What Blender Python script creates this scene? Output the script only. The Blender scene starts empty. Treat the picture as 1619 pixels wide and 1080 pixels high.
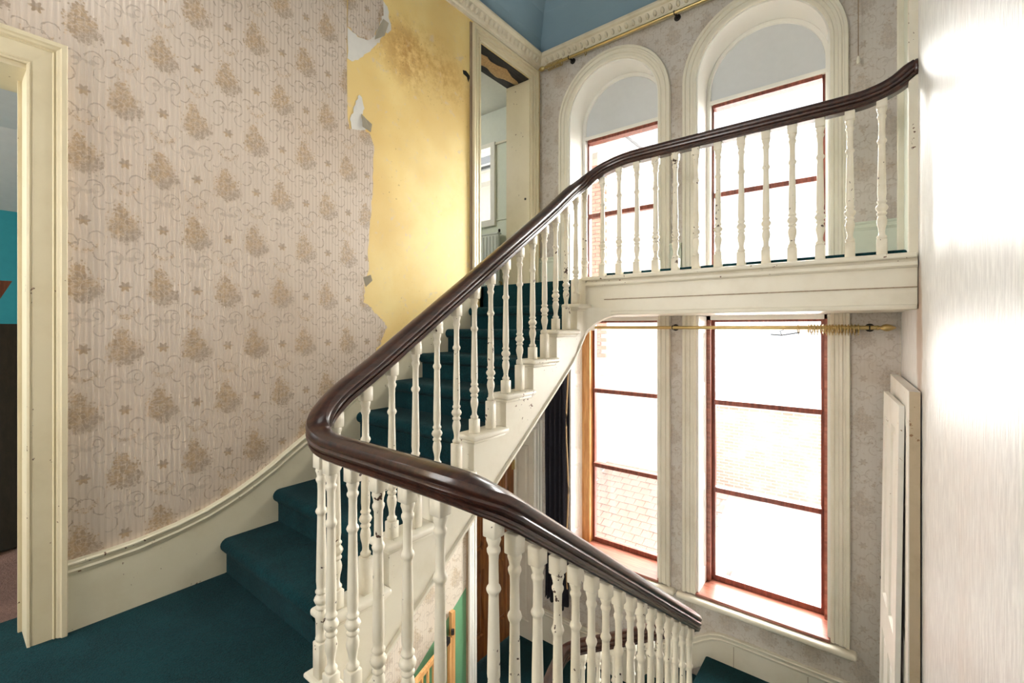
import bpy, bmesh, math, random
from mathutils import Vector, Matrix
random.seed(7)
C = bpy.context.scene.collection
S = bpy.context.scene

# ------------------------------------------------------------------ camera, sky, lights, exposure
# metres; the eye is the origin of heights (z = 0), left wall is x = 0, window wall is y = 3.9
YAW = math.atan(565.5 / 719.4)
cam_d = bpy.data.cameras.new('camera')
cam = bpy.data.objects.new('camera', cam_d); C.objects.link(cam)
cam.location = (2.7, 0, 0); cam.rotation_euler = (math.pi / 2, 0, YAW)
cam_d.sensor_width = 36; cam_d.lens = 719.4 / 1619 * 36; cam_d.shift_y = -23 / 1619
cam_d.clip_start = 0.02; cam_d.clip_end = 200
S.camera = cam

world = bpy.data.worlds.new('sky'); S.world = world; world.use_nodes = True
wn = world.node_tree.nodes
wn['Background'].inputs[0].default_value = (0.92, 0.96, 1.0, 1)
wn['Background'].inputs[1].default_value = 1.5

S.view_settings.view_transform = 'Standard'
S.view_settings.look = 'None'
S.view_settings.exposure = 0.17
S.view_settings.gamma = 1.0
S.view_settings.use_curve_mapping = False


def area(name, loc, aim, sx, sy, watts, col):
    d = bpy.data.lights.new(name, 'AREA'); d.shape = 'RECTANGLE'; d.size = sx; d.size_y = sy
    d.energy = watts; d.color = col
    o = bpy.data.objects.new(name, d); C.objects.link(o); o.location = loc
    o.rotation_euler = (Vector(aim) - Vector(loc)).to_track_quat('-Z', 'Y').to_euler()
    return o


sun_d = bpy.data.lights.new('hazy_sun', 'SUN'); sun_d.energy = 82; sun_d.angle = math.radians(125); sun_d.color = (1.0, 0.97, 0.93)
sun = bpy.data.objects.new('hazy_sun', sun_d); C.objects.link(sun)
sun.rotation_euler = Vector((0.40, -0.80, -0.36)).to_track_quat('-Z', 'Y').to_euler()
area('rear_fill', (0.6, -2.0, 0.5), (2.0, 3, -0.4), 1.6, 1.8, 74, (1.0, 0.98, 0.965))  # added soft fill behind the camera; the back wall has no window
area('bedroom_fill', (-1.2, -1.9, 0.6), (-1.6, 1.0, -0.6), 1.2, 1.2, 60, (0.95, 0.97, 1.0))  # added fill to brighten the teal room, no fitting behind it
area('landing_overhead_fill', (1.6, 0.7, 2.6), (1.45, 1.6, 0), 1.0, 1.0, 8, (1.0, 0.97, 0.93))  # weak fill added overhead, not a ceiling fitting
area('upper_room_fill', (-2.2, 2.2, 2.6), (-1.6, 4.4, 1.2), 1.0, 1.0, 26, (1.0, 0.98, 0.95))  # extra fill added because the room's own window leaves it dark
area('lower_hall_fill', (1.45, 0.6, -3.0), (0.4, 2.6, -3.0), 0.8, 0.8, 18, (1.0, 0.96, 0.9))  # unseen fill lamp for the lower stairs, no fitting modelled


# ------------------------------------------------------------------ node helpers
class NB:
    def __init__(self, name):
        self.m = bpy.data.materials.new(name); self.m.use_nodes = True
        self.t = self.m.node_tree; self.n = self.t.nodes; self.l = self.t.links
        self.bsdf = self.n['Principled BSDF']; self.out = self.n['Material Output']
        self._tc = None

    def tc(self, k='Object'):
        if self._tc is None: self._tc = self.n.new('ShaderNodeTexCoord')
        return self._tc.outputs[k]

    def put(self, sock, v):
        if hasattr(v, 'node'): self.l.new(v, sock)
        else: sock.default_value = v

    def math(self, op, a, b=None, c=None, clamp=False):
        x = self.n.new('ShaderNodeMath'); x.operation = op; x.use_clamp = clamp
        self.put(x.inputs[0], a)
        if b is not None: self.put(x.inputs[1], b)
        if c is not None: self.put(x.inputs[2], c)
        return x.outputs[0]

    def add(self, a, b): return self.math('ADD', a, b)
    def sub(self, a, b): return self.math('SUBTRACT', a, b)
    def mul(self, a, b): return self.math('MULTIPLY', a, b)
    def mx(self, a, b): return self.math('MAXIMUM', a, b)
    def ab(self, a): return self.math('ABSOLUTE', a)

    def step(self, v, lo, hi):
        r = self.n.new('ShaderNodeMapRange'); r.interpolation_type = 'SMOOTHSTEP'
        self.put(r.inputs[0], v); r.inputs[1].default_value = lo; r.inputs[2].default_value = hi
        return r.outputs[0]

    def xyz(self, v=None):
        s = self.n.new('ShaderNodeSeparateXYZ'); self.put(s.inputs[0], v or self.tc()); return s.outputs

    def vec(self, x, y, z):
        s = self.n.new('ShaderNodeCombineXYZ')
        for i, q in enumerate((x, y, z)): self.put(s.inputs[i], q)
        return s.outputs[0]

    def scale(self, v, k):
        s = self.n.new('ShaderNodeVectorMath'); s.operation = 'MULTIPLY'
        self.put(s.inputs[0], v); s.inputs[1].default_value = k; return s.outputs[0]

    def vadd(self, v, w):
        s = self.n.new('ShaderNodeVectorMath'); s.operation = 'ADD'
        self.put(s.inputs[0], v); self.put(s.inputs[1], w); return s.outputs[0]

    def noise(self, scale, detail=3, rough=0.5, v=None):
        x = self.n.new('ShaderNodeTexNoise'); x.inputs['Scale'].default_value = scale
        x.inputs['Detail'].default_value = detail; x.inputs['Roughness'].default_value = rough
        self.put(x.inputs['Vector'], v or self.tc()); return x.outputs['Fac']

    def voronoi(self, scale, v=None, feature='F1', out='Distance'):
        x = self.n.new('ShaderNodeTexVoronoi'); x.feature = feature; x.inputs['Scale'].default_value = scale
        self.put(x.inputs['Vector'], v or self.tc()); return x.outputs[out]

    def mix(self, f, a, b):
        x = self.n.new('ShaderNodeMix'); x.data_type = 'RGBA'
        self.put(x.inputs[0], f)
        for i, c in ((6, a), (7, b)):
            self.put(x.inputs[i], c if hasattr(c, 'node') else (*c[:3], 1))
        return x.outputs[2]

    def bump(self, h, strength=0.3, dist=0.002):
        b = self.n.new('ShaderNodeBump'); b.inputs['Strength'].default_value = strength
        b.inputs['Distance'].default_value = dist; self.put(b.inputs['Height'], h)
        self.l.new(b.outputs[0], self.bsdf.inputs['Normal'])

    def col(self, c): self.put(self.bsdf.inputs['Base Color'], c if hasattr(c, 'node') else (*c[:3], 1))
    def rough(self, r): self.put(self.bsdf.inputs['Roughness'], r)
    def set(self, k, v): self.bsdf.inputs[k].default_value = v


def lin(r, g, b):
    f = lambda c: (c / 255 / 12.92) if c <= 10 else ((c / 255 + 0.055) / 1.055) ** 2.4
    return (f(r), f(g), f(b))


def painted(name, c, chips=0.0, rough=0.38, chipcol=(0.06, 0.025, 0.015), dirt=0.25, rnd=False):
    b = NB(name)
    v = b.tc()
    if rnd:
        oi = b.n.new('ShaderNodeObjectInfo')
        off = b.vec(b.mul(oi.outputs['Random'], 31.0), b.mul(oi.outputs['Random'], 17.0), b.mul(oi.outputs['Random'], 9.0))
        v = b.vadd(v, off)
    d = b.noise(5, 5, 0.65, v)
    base = b.mix(b.mul(b.step(d, 0.42, 0.75), dirt), c, (c[0] * 0.72, c[1] * 0.66, c[2] * 0.54))
    if chips:
        n1 = b.noise(42, 3, 0.55, v); n2 = b.noise(3.2, 2, 0.5, v)
        k = b.step(b.add(n1, b.mul(n2, 0.55)), 1.06 - chips, 1.075 - chips)
        base = b.mix(k, base, chipcol)
    b.col(base); b.rough(rough); b.bump(b.noise(60, 3), 0.12, 0.001)
    return b.m


def flat(name, c, rough=0.5, metal=0.0, nscale=20, var=0.15, bump=0.1):
    b = NB(name)
    n = b.noise(nscale, 4)
    b.col(b.mix(n, tuple(q * (1 - var) for q in c), tuple(min(1, q * (1 + var)) for q in c)))
    b.rough(rough); b.set('Metallic', metal)
    if bump: b.bump(b.noise(nscale * 4, 3), bump, 0.001)
    return b.m


def wood(name, dark, light, axis='z', rough=0.35, knots=False, coat=0.0):
    b = NB(name)
    k = {'x': (1.2, 14, 14), 'y': (14, 1.2, 14), 'z': (14, 14, 1.2)}[axis]
    v = b.scale(b.tc(), k)
    n = b.noise(3.0, 6, 0.6, v); w = b.noise(14, 3, 0.6, v)
    f = b.add(b.mul(n, 0.75), b.mul(w, 0.25))
    c = b.mix(b.step(f, 0.35, 0.68), dark, light)
    if knots:
        q = b.voronoi(1.0, b.scale(b.tc(), tuple(5.0 if a != axis else 2.1 for a in 'xyz')))
        c = b.mix(b.step(q, 0.13, 0.05), c, tuple(t * 0.35 for t in dark))
    b.col(c); b.rough(rough)
    if coat: b.set('Coat Weight', coat); b.set('Coat Roughness', 0.12)
    b.bump(f, 0.08, 0.001)
    return b.m


def wallpaper(name, axis, h0, v0, base, gold, grey, strength=1.0, rough=0.42, sheen=0.5, stain=0.0, coat=0.0, stripe=0.8, satin=0.0):
    """half-drop floral paper: bouquets every 0.285 m across and 0.567 m up, with satin stripes"""
    b = NB(name)
    X, Y, Z = b.xyz()
    h = X if axis == 'x' else Y
    A, B = 0.1425, 0.567
    hn = b.math('DIVIDE', b.sub(h, h0), A)
    c = b.math('ROUND', hn)
    hl = b.mul(b.sub(hn, c), A)
    par = b.math('FLOORED_MODULO', c, 2.0)
    vn = b.sub(b.math('DIVIDE', b.sub(Z, v0), B), b.mul(par, 0.5))
    vl = b.mul(b.sub(vn, b.math('ROUND', vn)), B)
    p = b.vec(h, Z, 0.0)
    wob = b.mul(b.sub(b.noise(60, 3, 0.6, p), 0.5), 0.045)
    wob2 = b.mul(b.sub(b.noise(55, 3, 0.6, b.vadd(p, (3.3, 1.7, 0))), 0.5), 0.045)
    hd = b.add(hl, wob); vd = b.add(vl, wob2)

    def ell(cx, cy, rx, ry, hh=None, vv=None):
        dx = b.math('DIVIDE', b.sub(hd if hh is None else hh, cx), rx)
        dy = b.math('DIVIDE', b.sub(vd if vv is None else vv, cy), ry)
        return b.math('SQRT', b.add(b.mul(dx, dx), b.mul(dy, dy)))
    # bouquet
    body = b.math('MINIMUM', b.math('MINIMUM', ell(0.004, -0.028, 0.069, 0.032), ell(-0.006, 0.012, 0.05, 0.036)), b.math('MINIMUM', ell(-0.014, 0.055, 0.024, 0.036), ell(0.0, -0.062, 0.035, 0.018)))
    bm = b.step(body, 1.12, 0.8)
    pet = b.voronoi(52, p); pet2 = b.voronoi(52, p, 'DISTANCE_TO_EDGE')
    petal = b.mul(b.step(pet2, 0.0, 0.10), b.add(0.55, b.mul(b.step(b.noise(45, 3, 0.6, p), 0.35, 0.62), 0.45)))
    bouquet = b.mul(bm, b.add(0.42, b.mul(petal, 0.58)))
    # leaves round the bouquet
    lm = b.mul(b.step(body, 1.75, 1.35), b.step(b.voronoi(75, p), 0.44, 0.30))
    # rosette at the half step
    va = b.sub(b.ab(vl), 0.2835)
    ang = b.math('ARCTAN2', va, hl)
    rr = b.math('SQRT', b.add(b.mul(hl, hl), b.mul(va, va)))
    ros = b.step(b.sub(rr, b.mul(b.math('COSINE', b.mul(ang, 6.0)), 0.0055)), 0.022, 0.018)
    # swag above, bow scrolls below
    ha = b.ab(hl)
    sw = b.sub(b.sub(vd, 0.145), b.mul(b.mul(hl, hl), 14.0))
    swag = b.mul(b.mul(b.step(b.ab(sw), 0.013, 0.007), b.step(ha, 0.056, 0.048)), b.add(0.4, b.mul(b.step(b.voronoi(110, p), 0.5, 0.3), 0.6)))
    sw2 = b.sub(b.sub(vd, 0.195), b.mul(b.mul(hl, hl), -16.0))
    swag2 = b.mul(b.step(b.ab(sw2), 0.004, 0.002), b.step(ha, 0.05, 0.045))

    brk = b.step(b.noise(24, 2, 0.5, b.vadd(p, (9.1, 4.2, 0))), 0.40, 0.52)

    hs = b.add(hl, b.mul(wob, 0.3)); vs_ = b.add(vl, b.mul(wob2, 0.3))

    def arc(cx, cy, r, w, deg, cut=-0.25):
        """C-scroll: the part of a ring on the side the angle points to"""
        dx, dy = b.sub(hs, cx), b.sub(vs_, cy)
        e = b.math('SQRT', b.add(b.mul(dx, dx), b.mul(b.mul(dy, dy), 0.75)))
        side = b.add(b.mul(dx, math.cos(math.radians(deg))), b.mul(dy, math.sin(math.radians(deg))))
        return b.mul(b.step(b.ab(b.sub(e, r)), w, w * 0.35), b.step(side, cut * r - .003, cut * r + .004))
    scr = None
    for q in ((0.036, -0.140, 0.032, 0.0038, 50, -.55), (0.046, -0.134, 0.014, 0.0034, 170, -.6), (0.058, -0.196, 0.026, 0.0036, 235), (-0.040, -0.165, 0.034, 0.0038, 130, -.5), (-0.030, -0.168, 0.014, 0.0034, 10, -.6),
              (-0.056, -0.225, 0.028, 0.0036, 315), (0.044, 0.205, 0.030, 0.0038, 75, -.5), (0.060, 0.145, 0.028, 0.0036, 280), (-0.048, 0.180, 0.030, 0.0038, 100, -.5), (-0.060, 0.120, 0.026, 0.0036, 250)):
        rg = arc(*q); scr = rg if scr is None else b.mx(scr, rg)
    scr = b.mul(scr, b.add(0.45, b.mul(brk, 0.55)))
    bow = b.mul(b.step(ell(0.02, -0.155, 0.024, 0.010, ha, vd), 1.05, 0.85), 0.55)
    tan = b.math('MINIMUM', b.add(b.mx(b.mx(bouquet, ros), swag), b.mul(lm, 0.8)), 1.0)
    gr = b.mul(b.mx(b.mx(scr, bow), swag2), b.sub(1.0, bm))
    # ground: satin stripes + slow tone changes
    st = b.math('SINE', b.mul(h, 2 * math.pi / 0.0215))
    stf = b.step(st, -0.1, 0.5)
    big = b.noise(1.3, 3, 0.5, p)
    ground = b.mix(b.mul(stf, stripe), base, tuple(min(1, q * 1.22) for q in base))
    ground = b.mix(b.mul(b.step(big, 0.4, 0.7), 0.22), ground, (base[0] * 0.8, base[1] * 0.68, base[2] * 0.55))
    if stain:
        fine = b.mul(b.step(b.noise(38, 4, 0.6, p), 0.55, 0.64), b.step(b.noise(7, 3, 0.6, p), 0.42, 0.56))
        ground = b.mix(b.mul(fine, 0.55), ground, (0.40, 0.30, 0.21))
        ground = b.mix(b.mul(b.step(b.noise(2.3, 4, 0.6, p), 0.5, 0.68), stain), ground, (0.42, 0.30, 0.18))
    tone = b.mix(b.step(b.noise(34, 2, 0.5, p), 0.42, 0.6), gold, tuple(q * 0.66 for q in gold))
    tone = b.mix(b.mul(b.step(b.sub(hl, b.mul(vl, 1.2)), 0.02, 0.07), 0.8), tone, grey)
    cc = b.mix(b.mul(tan, 0.70 * strength), ground, tone)
    cc = b.mix(b.mul(gr, 0.58 * strength), cc, grey)
    b.col(cc)
    b.rough(b.add(rough, b.add(b.mul(tan, 0.25), b.mul(stf, -0.2))))
    b.set('Specular IOR Level', sheen)
    b.set('Coat Weight', coat); b.set('Coat Roughness', 0.36)
    b.put(b.bsdf.inputs['Metallic'], b.mul(b.mul(stf, satin), b.sub(1.0, b.mul(tan, 0.8))))
    b.bump(b.add(b.mul(stf, 0.35), b.add(b.mul(tan, 0.5), b.mul(b.noise(160, 2, 0.5, p), 0.3))), 0.3, 0.0010)
    return b.m


def plaster(name, c, stain):
    b = NB(name)
    X, Y, Z = b.xyz()
    n = b.noise(2.2, 6, 0.62); m = b.noise(14, 5, 0.7); q = b.noise(0.9, 3, 0.5)
    base = b.mix(b.step(n, 0.35, 0.68), c, tuple(t * k for t, k in zip(c, (0.97, 0.91, 0.80))))
    base = b.mix(b.mul(b.step(m, 0.55, 0.75), 0.35), base, (0.62, 0.55, 0.42))
    # damp patch high up on the bare plaster
    dy = b.math('DIVIDE', b.sub(Y, 2.36), 0.52); dz = b.math('DIVIDE', b.sub(Z, 2.02), 0.32)
    r = b.math('SQRT', b.add(b.mul(dy, dy), b.mul(dz, dz)))
    patch = b.mul(b.step(r, 1.15, 0.3), b.step(b.add(b.mul(m, 0.6), b.mul(n, 0.5)), 0.48, 0.66))
    base = b.mix(b.mul(patch, 0.85), base, stain)
    speck = b.mul(b.step(b.noise(70, 2), 0.66, 0.72), b.step(r, 1.3, 0.5))
    base = b.mix(speck, base, (0.16, 0.09, 0.03))
    base = b.mix(b.mul(b.step(q, 0.46, 0.62), 0.5), base, (0.70, 0.45, 0.14))
    base = b.mix(b.mul(b.step(b.noise(9, 5, 0.7), 0.58, 0.68), 0.5), base, (0.66, 0.54, 0.42))
    base = b.mix(b.mul(b.step(b.noise(46, 3, 0.6), 0.66, 0.72), b.mul(b.step(n, 0.48, 0.6), 0.7)), base, (0.34, 0.20, 0.08))
    b.col(base); b.rough(0.62); b.bump(b.add(b.mul(n, 1.0), b.mul(m, 0.4)), 0.3, 0.004)
    return b.m


def carpet(name, a, c):
    b = NB(name)
    n = b.noise(150, 3, 0.7); w = b.noise(5, 4, 0.6); q = b.noise(60, 3, 0.7)
    base = b.mix(b.step(n, 0.3, 0.7), a, c)
    base = b.mix(b.mul(b.step(b.add(b.mul(w, 0.6), b.mul(q, 0.4)), 0.42, 0.65), 0.45), base, tuple(t * 1.45 for t in c))
    b.col(base); b.rough(1.0); b.set('Specular IOR Level', 0.1)
    b.set('Sheen Weight', 0.04); b.set('Sheen Roughness', 0.5)
    b.bump(b.add(n, b.mul(q, 0.6)), 1.0, 0.008)
    return b.m


def hazy_glass(name, haze):
    b = NB(name)
    b.n.remove(b.bsdf)
    tr = b.n.new('ShaderNodeBsdfTransparent'); tr.inputs[0].default_value = (0.97, 0.98, 0.98, 1)
    tl = b.n.new('ShaderNodeBsdfTranslucent'); tl.inputs[0].default_value = (0.93, 0.94, 0.96, 1)
    gl = b.n.new('ShaderNodeBsdfGlossy'); gl.inputs['Roughness'].default_value = 0.05
    n = b.noise(3.5, 6, 0.7); v = b.noise(16, 4, 0.7, b.scale(b.tc(), (1, 1, 0.25)))
    f = b.math('MULTIPLY_ADD', b.step(b.add(b.mul(n, 0.6), b.mul(v, 0.4)), 0.35, 0.65), 0.35 * haze, haze * 0.75, clamp=True)
    m1 = b.n.new('ShaderNodeMixShader'); b.put(m1.inputs[0], f)
    b.l.new(tr.outputs[0], m1.inputs[1]); b.l.new(tl.outputs[0], m1.inputs[2])
    m2 = b.n.new('ShaderNodeMixShader'); m2.inputs[0].default_value = 0.05
    b.l.new(m1.outputs[0], m2.inputs[1]); b.l.new(gl.outputs[0], m2.inputs[2])
    b.l.new(m2.outputs[0], b.out.inputs[0])
    return b.m


def brick_mat(name):
    b = NB(name)
    X, Y, Z = b.xyz()
    t = b.n.new('ShaderNodeTexBrick'); b.l.new(b.vec(X, Z, 0.0), t.inputs['Vector'])
    t.inputs['Color1'].default_value = (0.55, 0.24, 0.16, 1); t.inputs['Color2'].default_value = (0.66, 0.34, 0.24, 1)
    t.inputs['Mortar'].default_value = (0.7, 0.66, 0.6, 1); t.inputs['Scale'].default_value = 1.0
    t.inputs['Brick Width'].default_value = 0.225; t.inputs['Row Height'].default_value = 0.075
    t.inputs['Mortar Size'].default_value = 0.01
    b.col(b.mix(b.mul(b.step(b.noise(2, 4), 0.45, 0.65), 0.4), t.outputs['Color'], (0.75, 0.62, 0.55)))
    b.rough(0.9); b.bump(t.outputs['Fac'], -0.5, 0.01)
    return b.m


CREAM = lin(232, 226, 209)
M = {}
M['cream'] = painted('cream_gloss_paint', CREAM, 0.0)
M['aged'] = painted('aged_cream_paint', lin(222, 209, 176), 0.028, chipcol=(0.16, 0.08, 0.045))
M['skirt'] = painted('skirting_paint', lin(224, 215, 188), 0.045, chipcol=(0.16, 0.08, 0.045))
M['cornice'] = painted('cornice_paint', lin(226, 217, 194), 0.0, dirt=0.5)
M['cream_chip'] = painted('chipped_cream_paint', CREAM, 0.05, chipcol=(0.16, 0.08, 0.045))
M['baluster'] = painted('baluster_paint', lin(234, 227, 209), 0.066, rnd=True, dirt=0.4)
M['white_paint'] = painted('white_paint', lin(240, 238, 230), 0.0, dirt=0.1)
M['loose_white'] = painted('loose_door_white', lin(246, 243, 235), 0.03, chipcol=(0.35, 0.26, 0.17))
M['pale_green'] = flat('pale_green_paint', lin(218, 224, 208), 0.5, var=0.05)
M['pale_blue'] = flat('pale_blue_paint', lin(218, 222, 213), 0.6, var=0.05)
M['rail'] = wood('dark_mahogany', lin(38, 20, 15), lin(74, 42, 30), 'y', 0.3, coat=0.4)
M['paper_left'] = wallpaper('floral_paper_left', 'y', 0.405, 0.752, lin(206, 189, 172), lin(162, 126, 72), lin(134, 114, 92), rough=0.40, sheen=0.9, coat=0.5, satin=0.16)
M['paper_front'] = wallpaper('floral_paper_front', 'x', 0.1, 0.5, lin(206, 200, 193), lin(170, 148, 122), lin(150, 132, 116), 0.6, stain=0.3, stripe=0.25)
M['paper_low'] = wallpaper('floral_paper_low', 'y', 0.405, 0.752, lin(214, 204, 188), lin(176, 150, 108), lin(165, 148, 130), 0.8)
M['paper_right'] = None
M['backing'] = flat('torn_backing_paper', lin(216, 212, 204), 0.7, var=0.08)
M['yellow'] = plaster('yellow_plaster', lin(240, 215, 148), lin(186, 134, 62))
M['grey_plaster'] = flat('grey_plaster', lin(170, 160, 140), 0.9)
M['white_plain'] = flat('white_plaster', lin(225, 222, 216), 0.8, var=0.06)
M['blue'] = flat('blue_ceiling_paint', lin(134, 160, 174), 0.75, nscale=3, var=0.07)
M['carpet'] = carpet('teal_carpet', lin(4, 37, 41), lin(12, 57, 62))
M['pink_carpet'] = carpet('pinkish_carpet', lin(112, 84, 74), lin(140, 108, 96))
M['teal_wall'] = flat('teal_wall_paint', lin(40, 140, 150), 0.7, var=0.1)
M['green_paint'] = flat('green_gloss_paint', lin(112, 164, 124), 0.35, var=0.08)
M['redwood'] = wood('red_varnished_wood', lin(116, 62, 46), lin(158, 96, 76), 'x', 0.35, coat=0.2)
M['redframe'] = wood('red_brown_frame', lin(104, 50, 40), lin(150, 84, 66), 'z', 0.35)
M['pine'] = wood('knotty_pine', lin(196, 134, 72), lin(228, 174, 110), 'z', 0.4, True)
M['pine_door'] = wood('stripped_pine_door', lin(112, 66, 30), lin(164, 104, 52), 'z', 0.4, True)
M['gate_pine'] = wood('gate_beech', lin(196, 140, 80), lin(226, 178, 118), 'z', 0.4)
M['brass'] = flat('aged_brass', lin(206, 182, 126), 0.32, 1.0, bump=0)
M['black_plastic'] = flat('black_plastic', (0.012, 0.012, 0.014), 0.4)
M['dark_iron'] = flat('dark_iron', (0.03, 0.025, 0.02), 0.5, 0.6)
M['curtain'] = flat('dark_navy_velvet', (0.012, 0.011, 0.018), 0.95, nscale=50, var=0.5)
M['curtain_lining'] = flat('curtain_lining', lin(170, 140, 100), 0.9)
M['blind'] = flat('grey_white_board', lin(214, 217, 219), 0.6, var=0.04)
M['glass_up'] = hazy_glass('upper_window_glass', 0.010)
M['glass_low'] = hazy_glass('dirty_lower_glass', 0.022)
M['void_shade'] = wood('lintel_void_shade', (0.012, 0.01, 0.009), (0.04, 0.032, 0.026), 'y', 0.8)  # near-black colour for the shade inside the torn-open lintel
M['wool'] = flat('insulation_wool', lin(186, 152, 104), 1.0, nscale=60, var=0.5, bump=0.9)
M['worn_edge'] = painted('worn_door_edge', lin(196, 178, 150), 0.05, chipcol=(0.28, 0.16, 0.08), dirt=0.8)
M['bare_wood'] = wood('bare_brown_edge', lin(140, 118, 94), lin(176, 156, 130), 'z', 0.8)
M['brick_wall'] = brick_mat('weathered_brickwork')
M['mortar'] = flat('mortar', lin(190, 182, 170), 0.95)
M['brick'] = flat('red_brick', lin(176, 112, 88), 0.9, nscale=6, var=0.3)
M['tile'] = flat('clay_roof_tile', lin(120, 84, 68), 0.85, nscale=5, var=0.2)
M['stone'] = flat('pale_stone', lin(190, 186, 178), 0.85)
M['slate'] = flat('grey_slate', lin(120, 122, 128), 0.8)
M['white_roof'] = flat('white_felt_roof', lin(178, 176, 174), 0.9)
M['ground'] = flat('yard_concrete', lin(110, 108, 104), 0.95, nscale=1.0)
M['radiator'] = flat('radiator_enamel', lin(222, 226, 218), 0.35, var=0.03)
M['dark_board'] = wood('dark_stained_board', lin(20, 14, 12), lin(40, 28, 24), 'z', 0.35)
M['red_board'] = wood('red_brown_post', lin(80, 38, 22), lin(120, 62, 38), 'z', 0.4)

b = NB('white_embossed_paper')
X_, Y_, Z_ = b.xyz()
sv = b.vec(b.mul(Y_, 38.0), b.mul(Z_, 6.0), 0.0)
n_ = b.noise(1.6, 4, 0.6, sv); q_ = b.noise(1.1, 4, 0.6); r_ = b.noise(9.0, 4, 0.6)
cc_ = b.mix(b.step(n_, 0.35, 0.7), lin(226, 226, 227), lin(250, 250, 250))
cc_ = b.mix(b.mul(b.step(q_, 0.5, 0.72), 0.35), cc_, lin(234, 218, 210))
# brown scuffing round the end of the landing beam, where the paper has worn off the corner
ey = b.math('DIVIDE', b.sub(Y_, 2.96), 0.13); ez = b.math('DIVIDE', b.sub(Z_, -0.06), 0.42)
er = b.math('SQRT', b.add(b.mul(ey, ey), b.mul(ez, ez)))
cc_ = b.mix(b.mul(b.step(b.add(er, b.mul(r_, 0.7)), 1.45, 0.9), 0.75), cc_, lin(168, 128, 92))
b.col(cc_); b.rough(b.math('MULTIPLY_ADD', n_, 0.25, 0.3)); b.bump(b.add(n_, b.mul(r_, 0.3)), 0.8, 0.004)
M['paper_right'] = b.m


# ------------------------------------------------------------------ mesh helpers
def link(name, me, mat, parent=None, smooth=False):
    o = bpy.data.objects.new(name, me); C.objects.link(o)
    if mat is not None and not me.materials: me.materials.append(mat)
    if smooth:
        for p in me.polygons: p.use_smooth = True
    if parent is not None: adopt(o, parent)
    return o


def root_loc(p):
    m = Matrix.Translation(p.location)
    q = p.parent
    if q is not None: m = root_world(q) @ p.matrix_parent_inverse @ m
    return m


def root_world(p):
    m = p.matrix_basis.copy()
    if p.parent is not None: m = root_world(p.parent) @ p.matrix_parent_inverse @ m
    return m


def adopt(o, parent):
    o.parent = parent; o.matrix_parent_inverse = root_world(parent).inverted()


def tag(o, label=None, cat=None, group=None, kind=None):
    if label: o['label'] = label
    if cat: o['category'] = cat
    if group: o['group'] = group
    if kind: o['kind'] = kind
    return o


def empty(name, loc, label=None, cat=None, group=None, kind=None):
    o = bpy.data.objects.new(name, None); C.objects.link(o); o.location = loc; o.empty_display_size = 0.1
    return tag(o, label, cat, group, kind)


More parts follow.
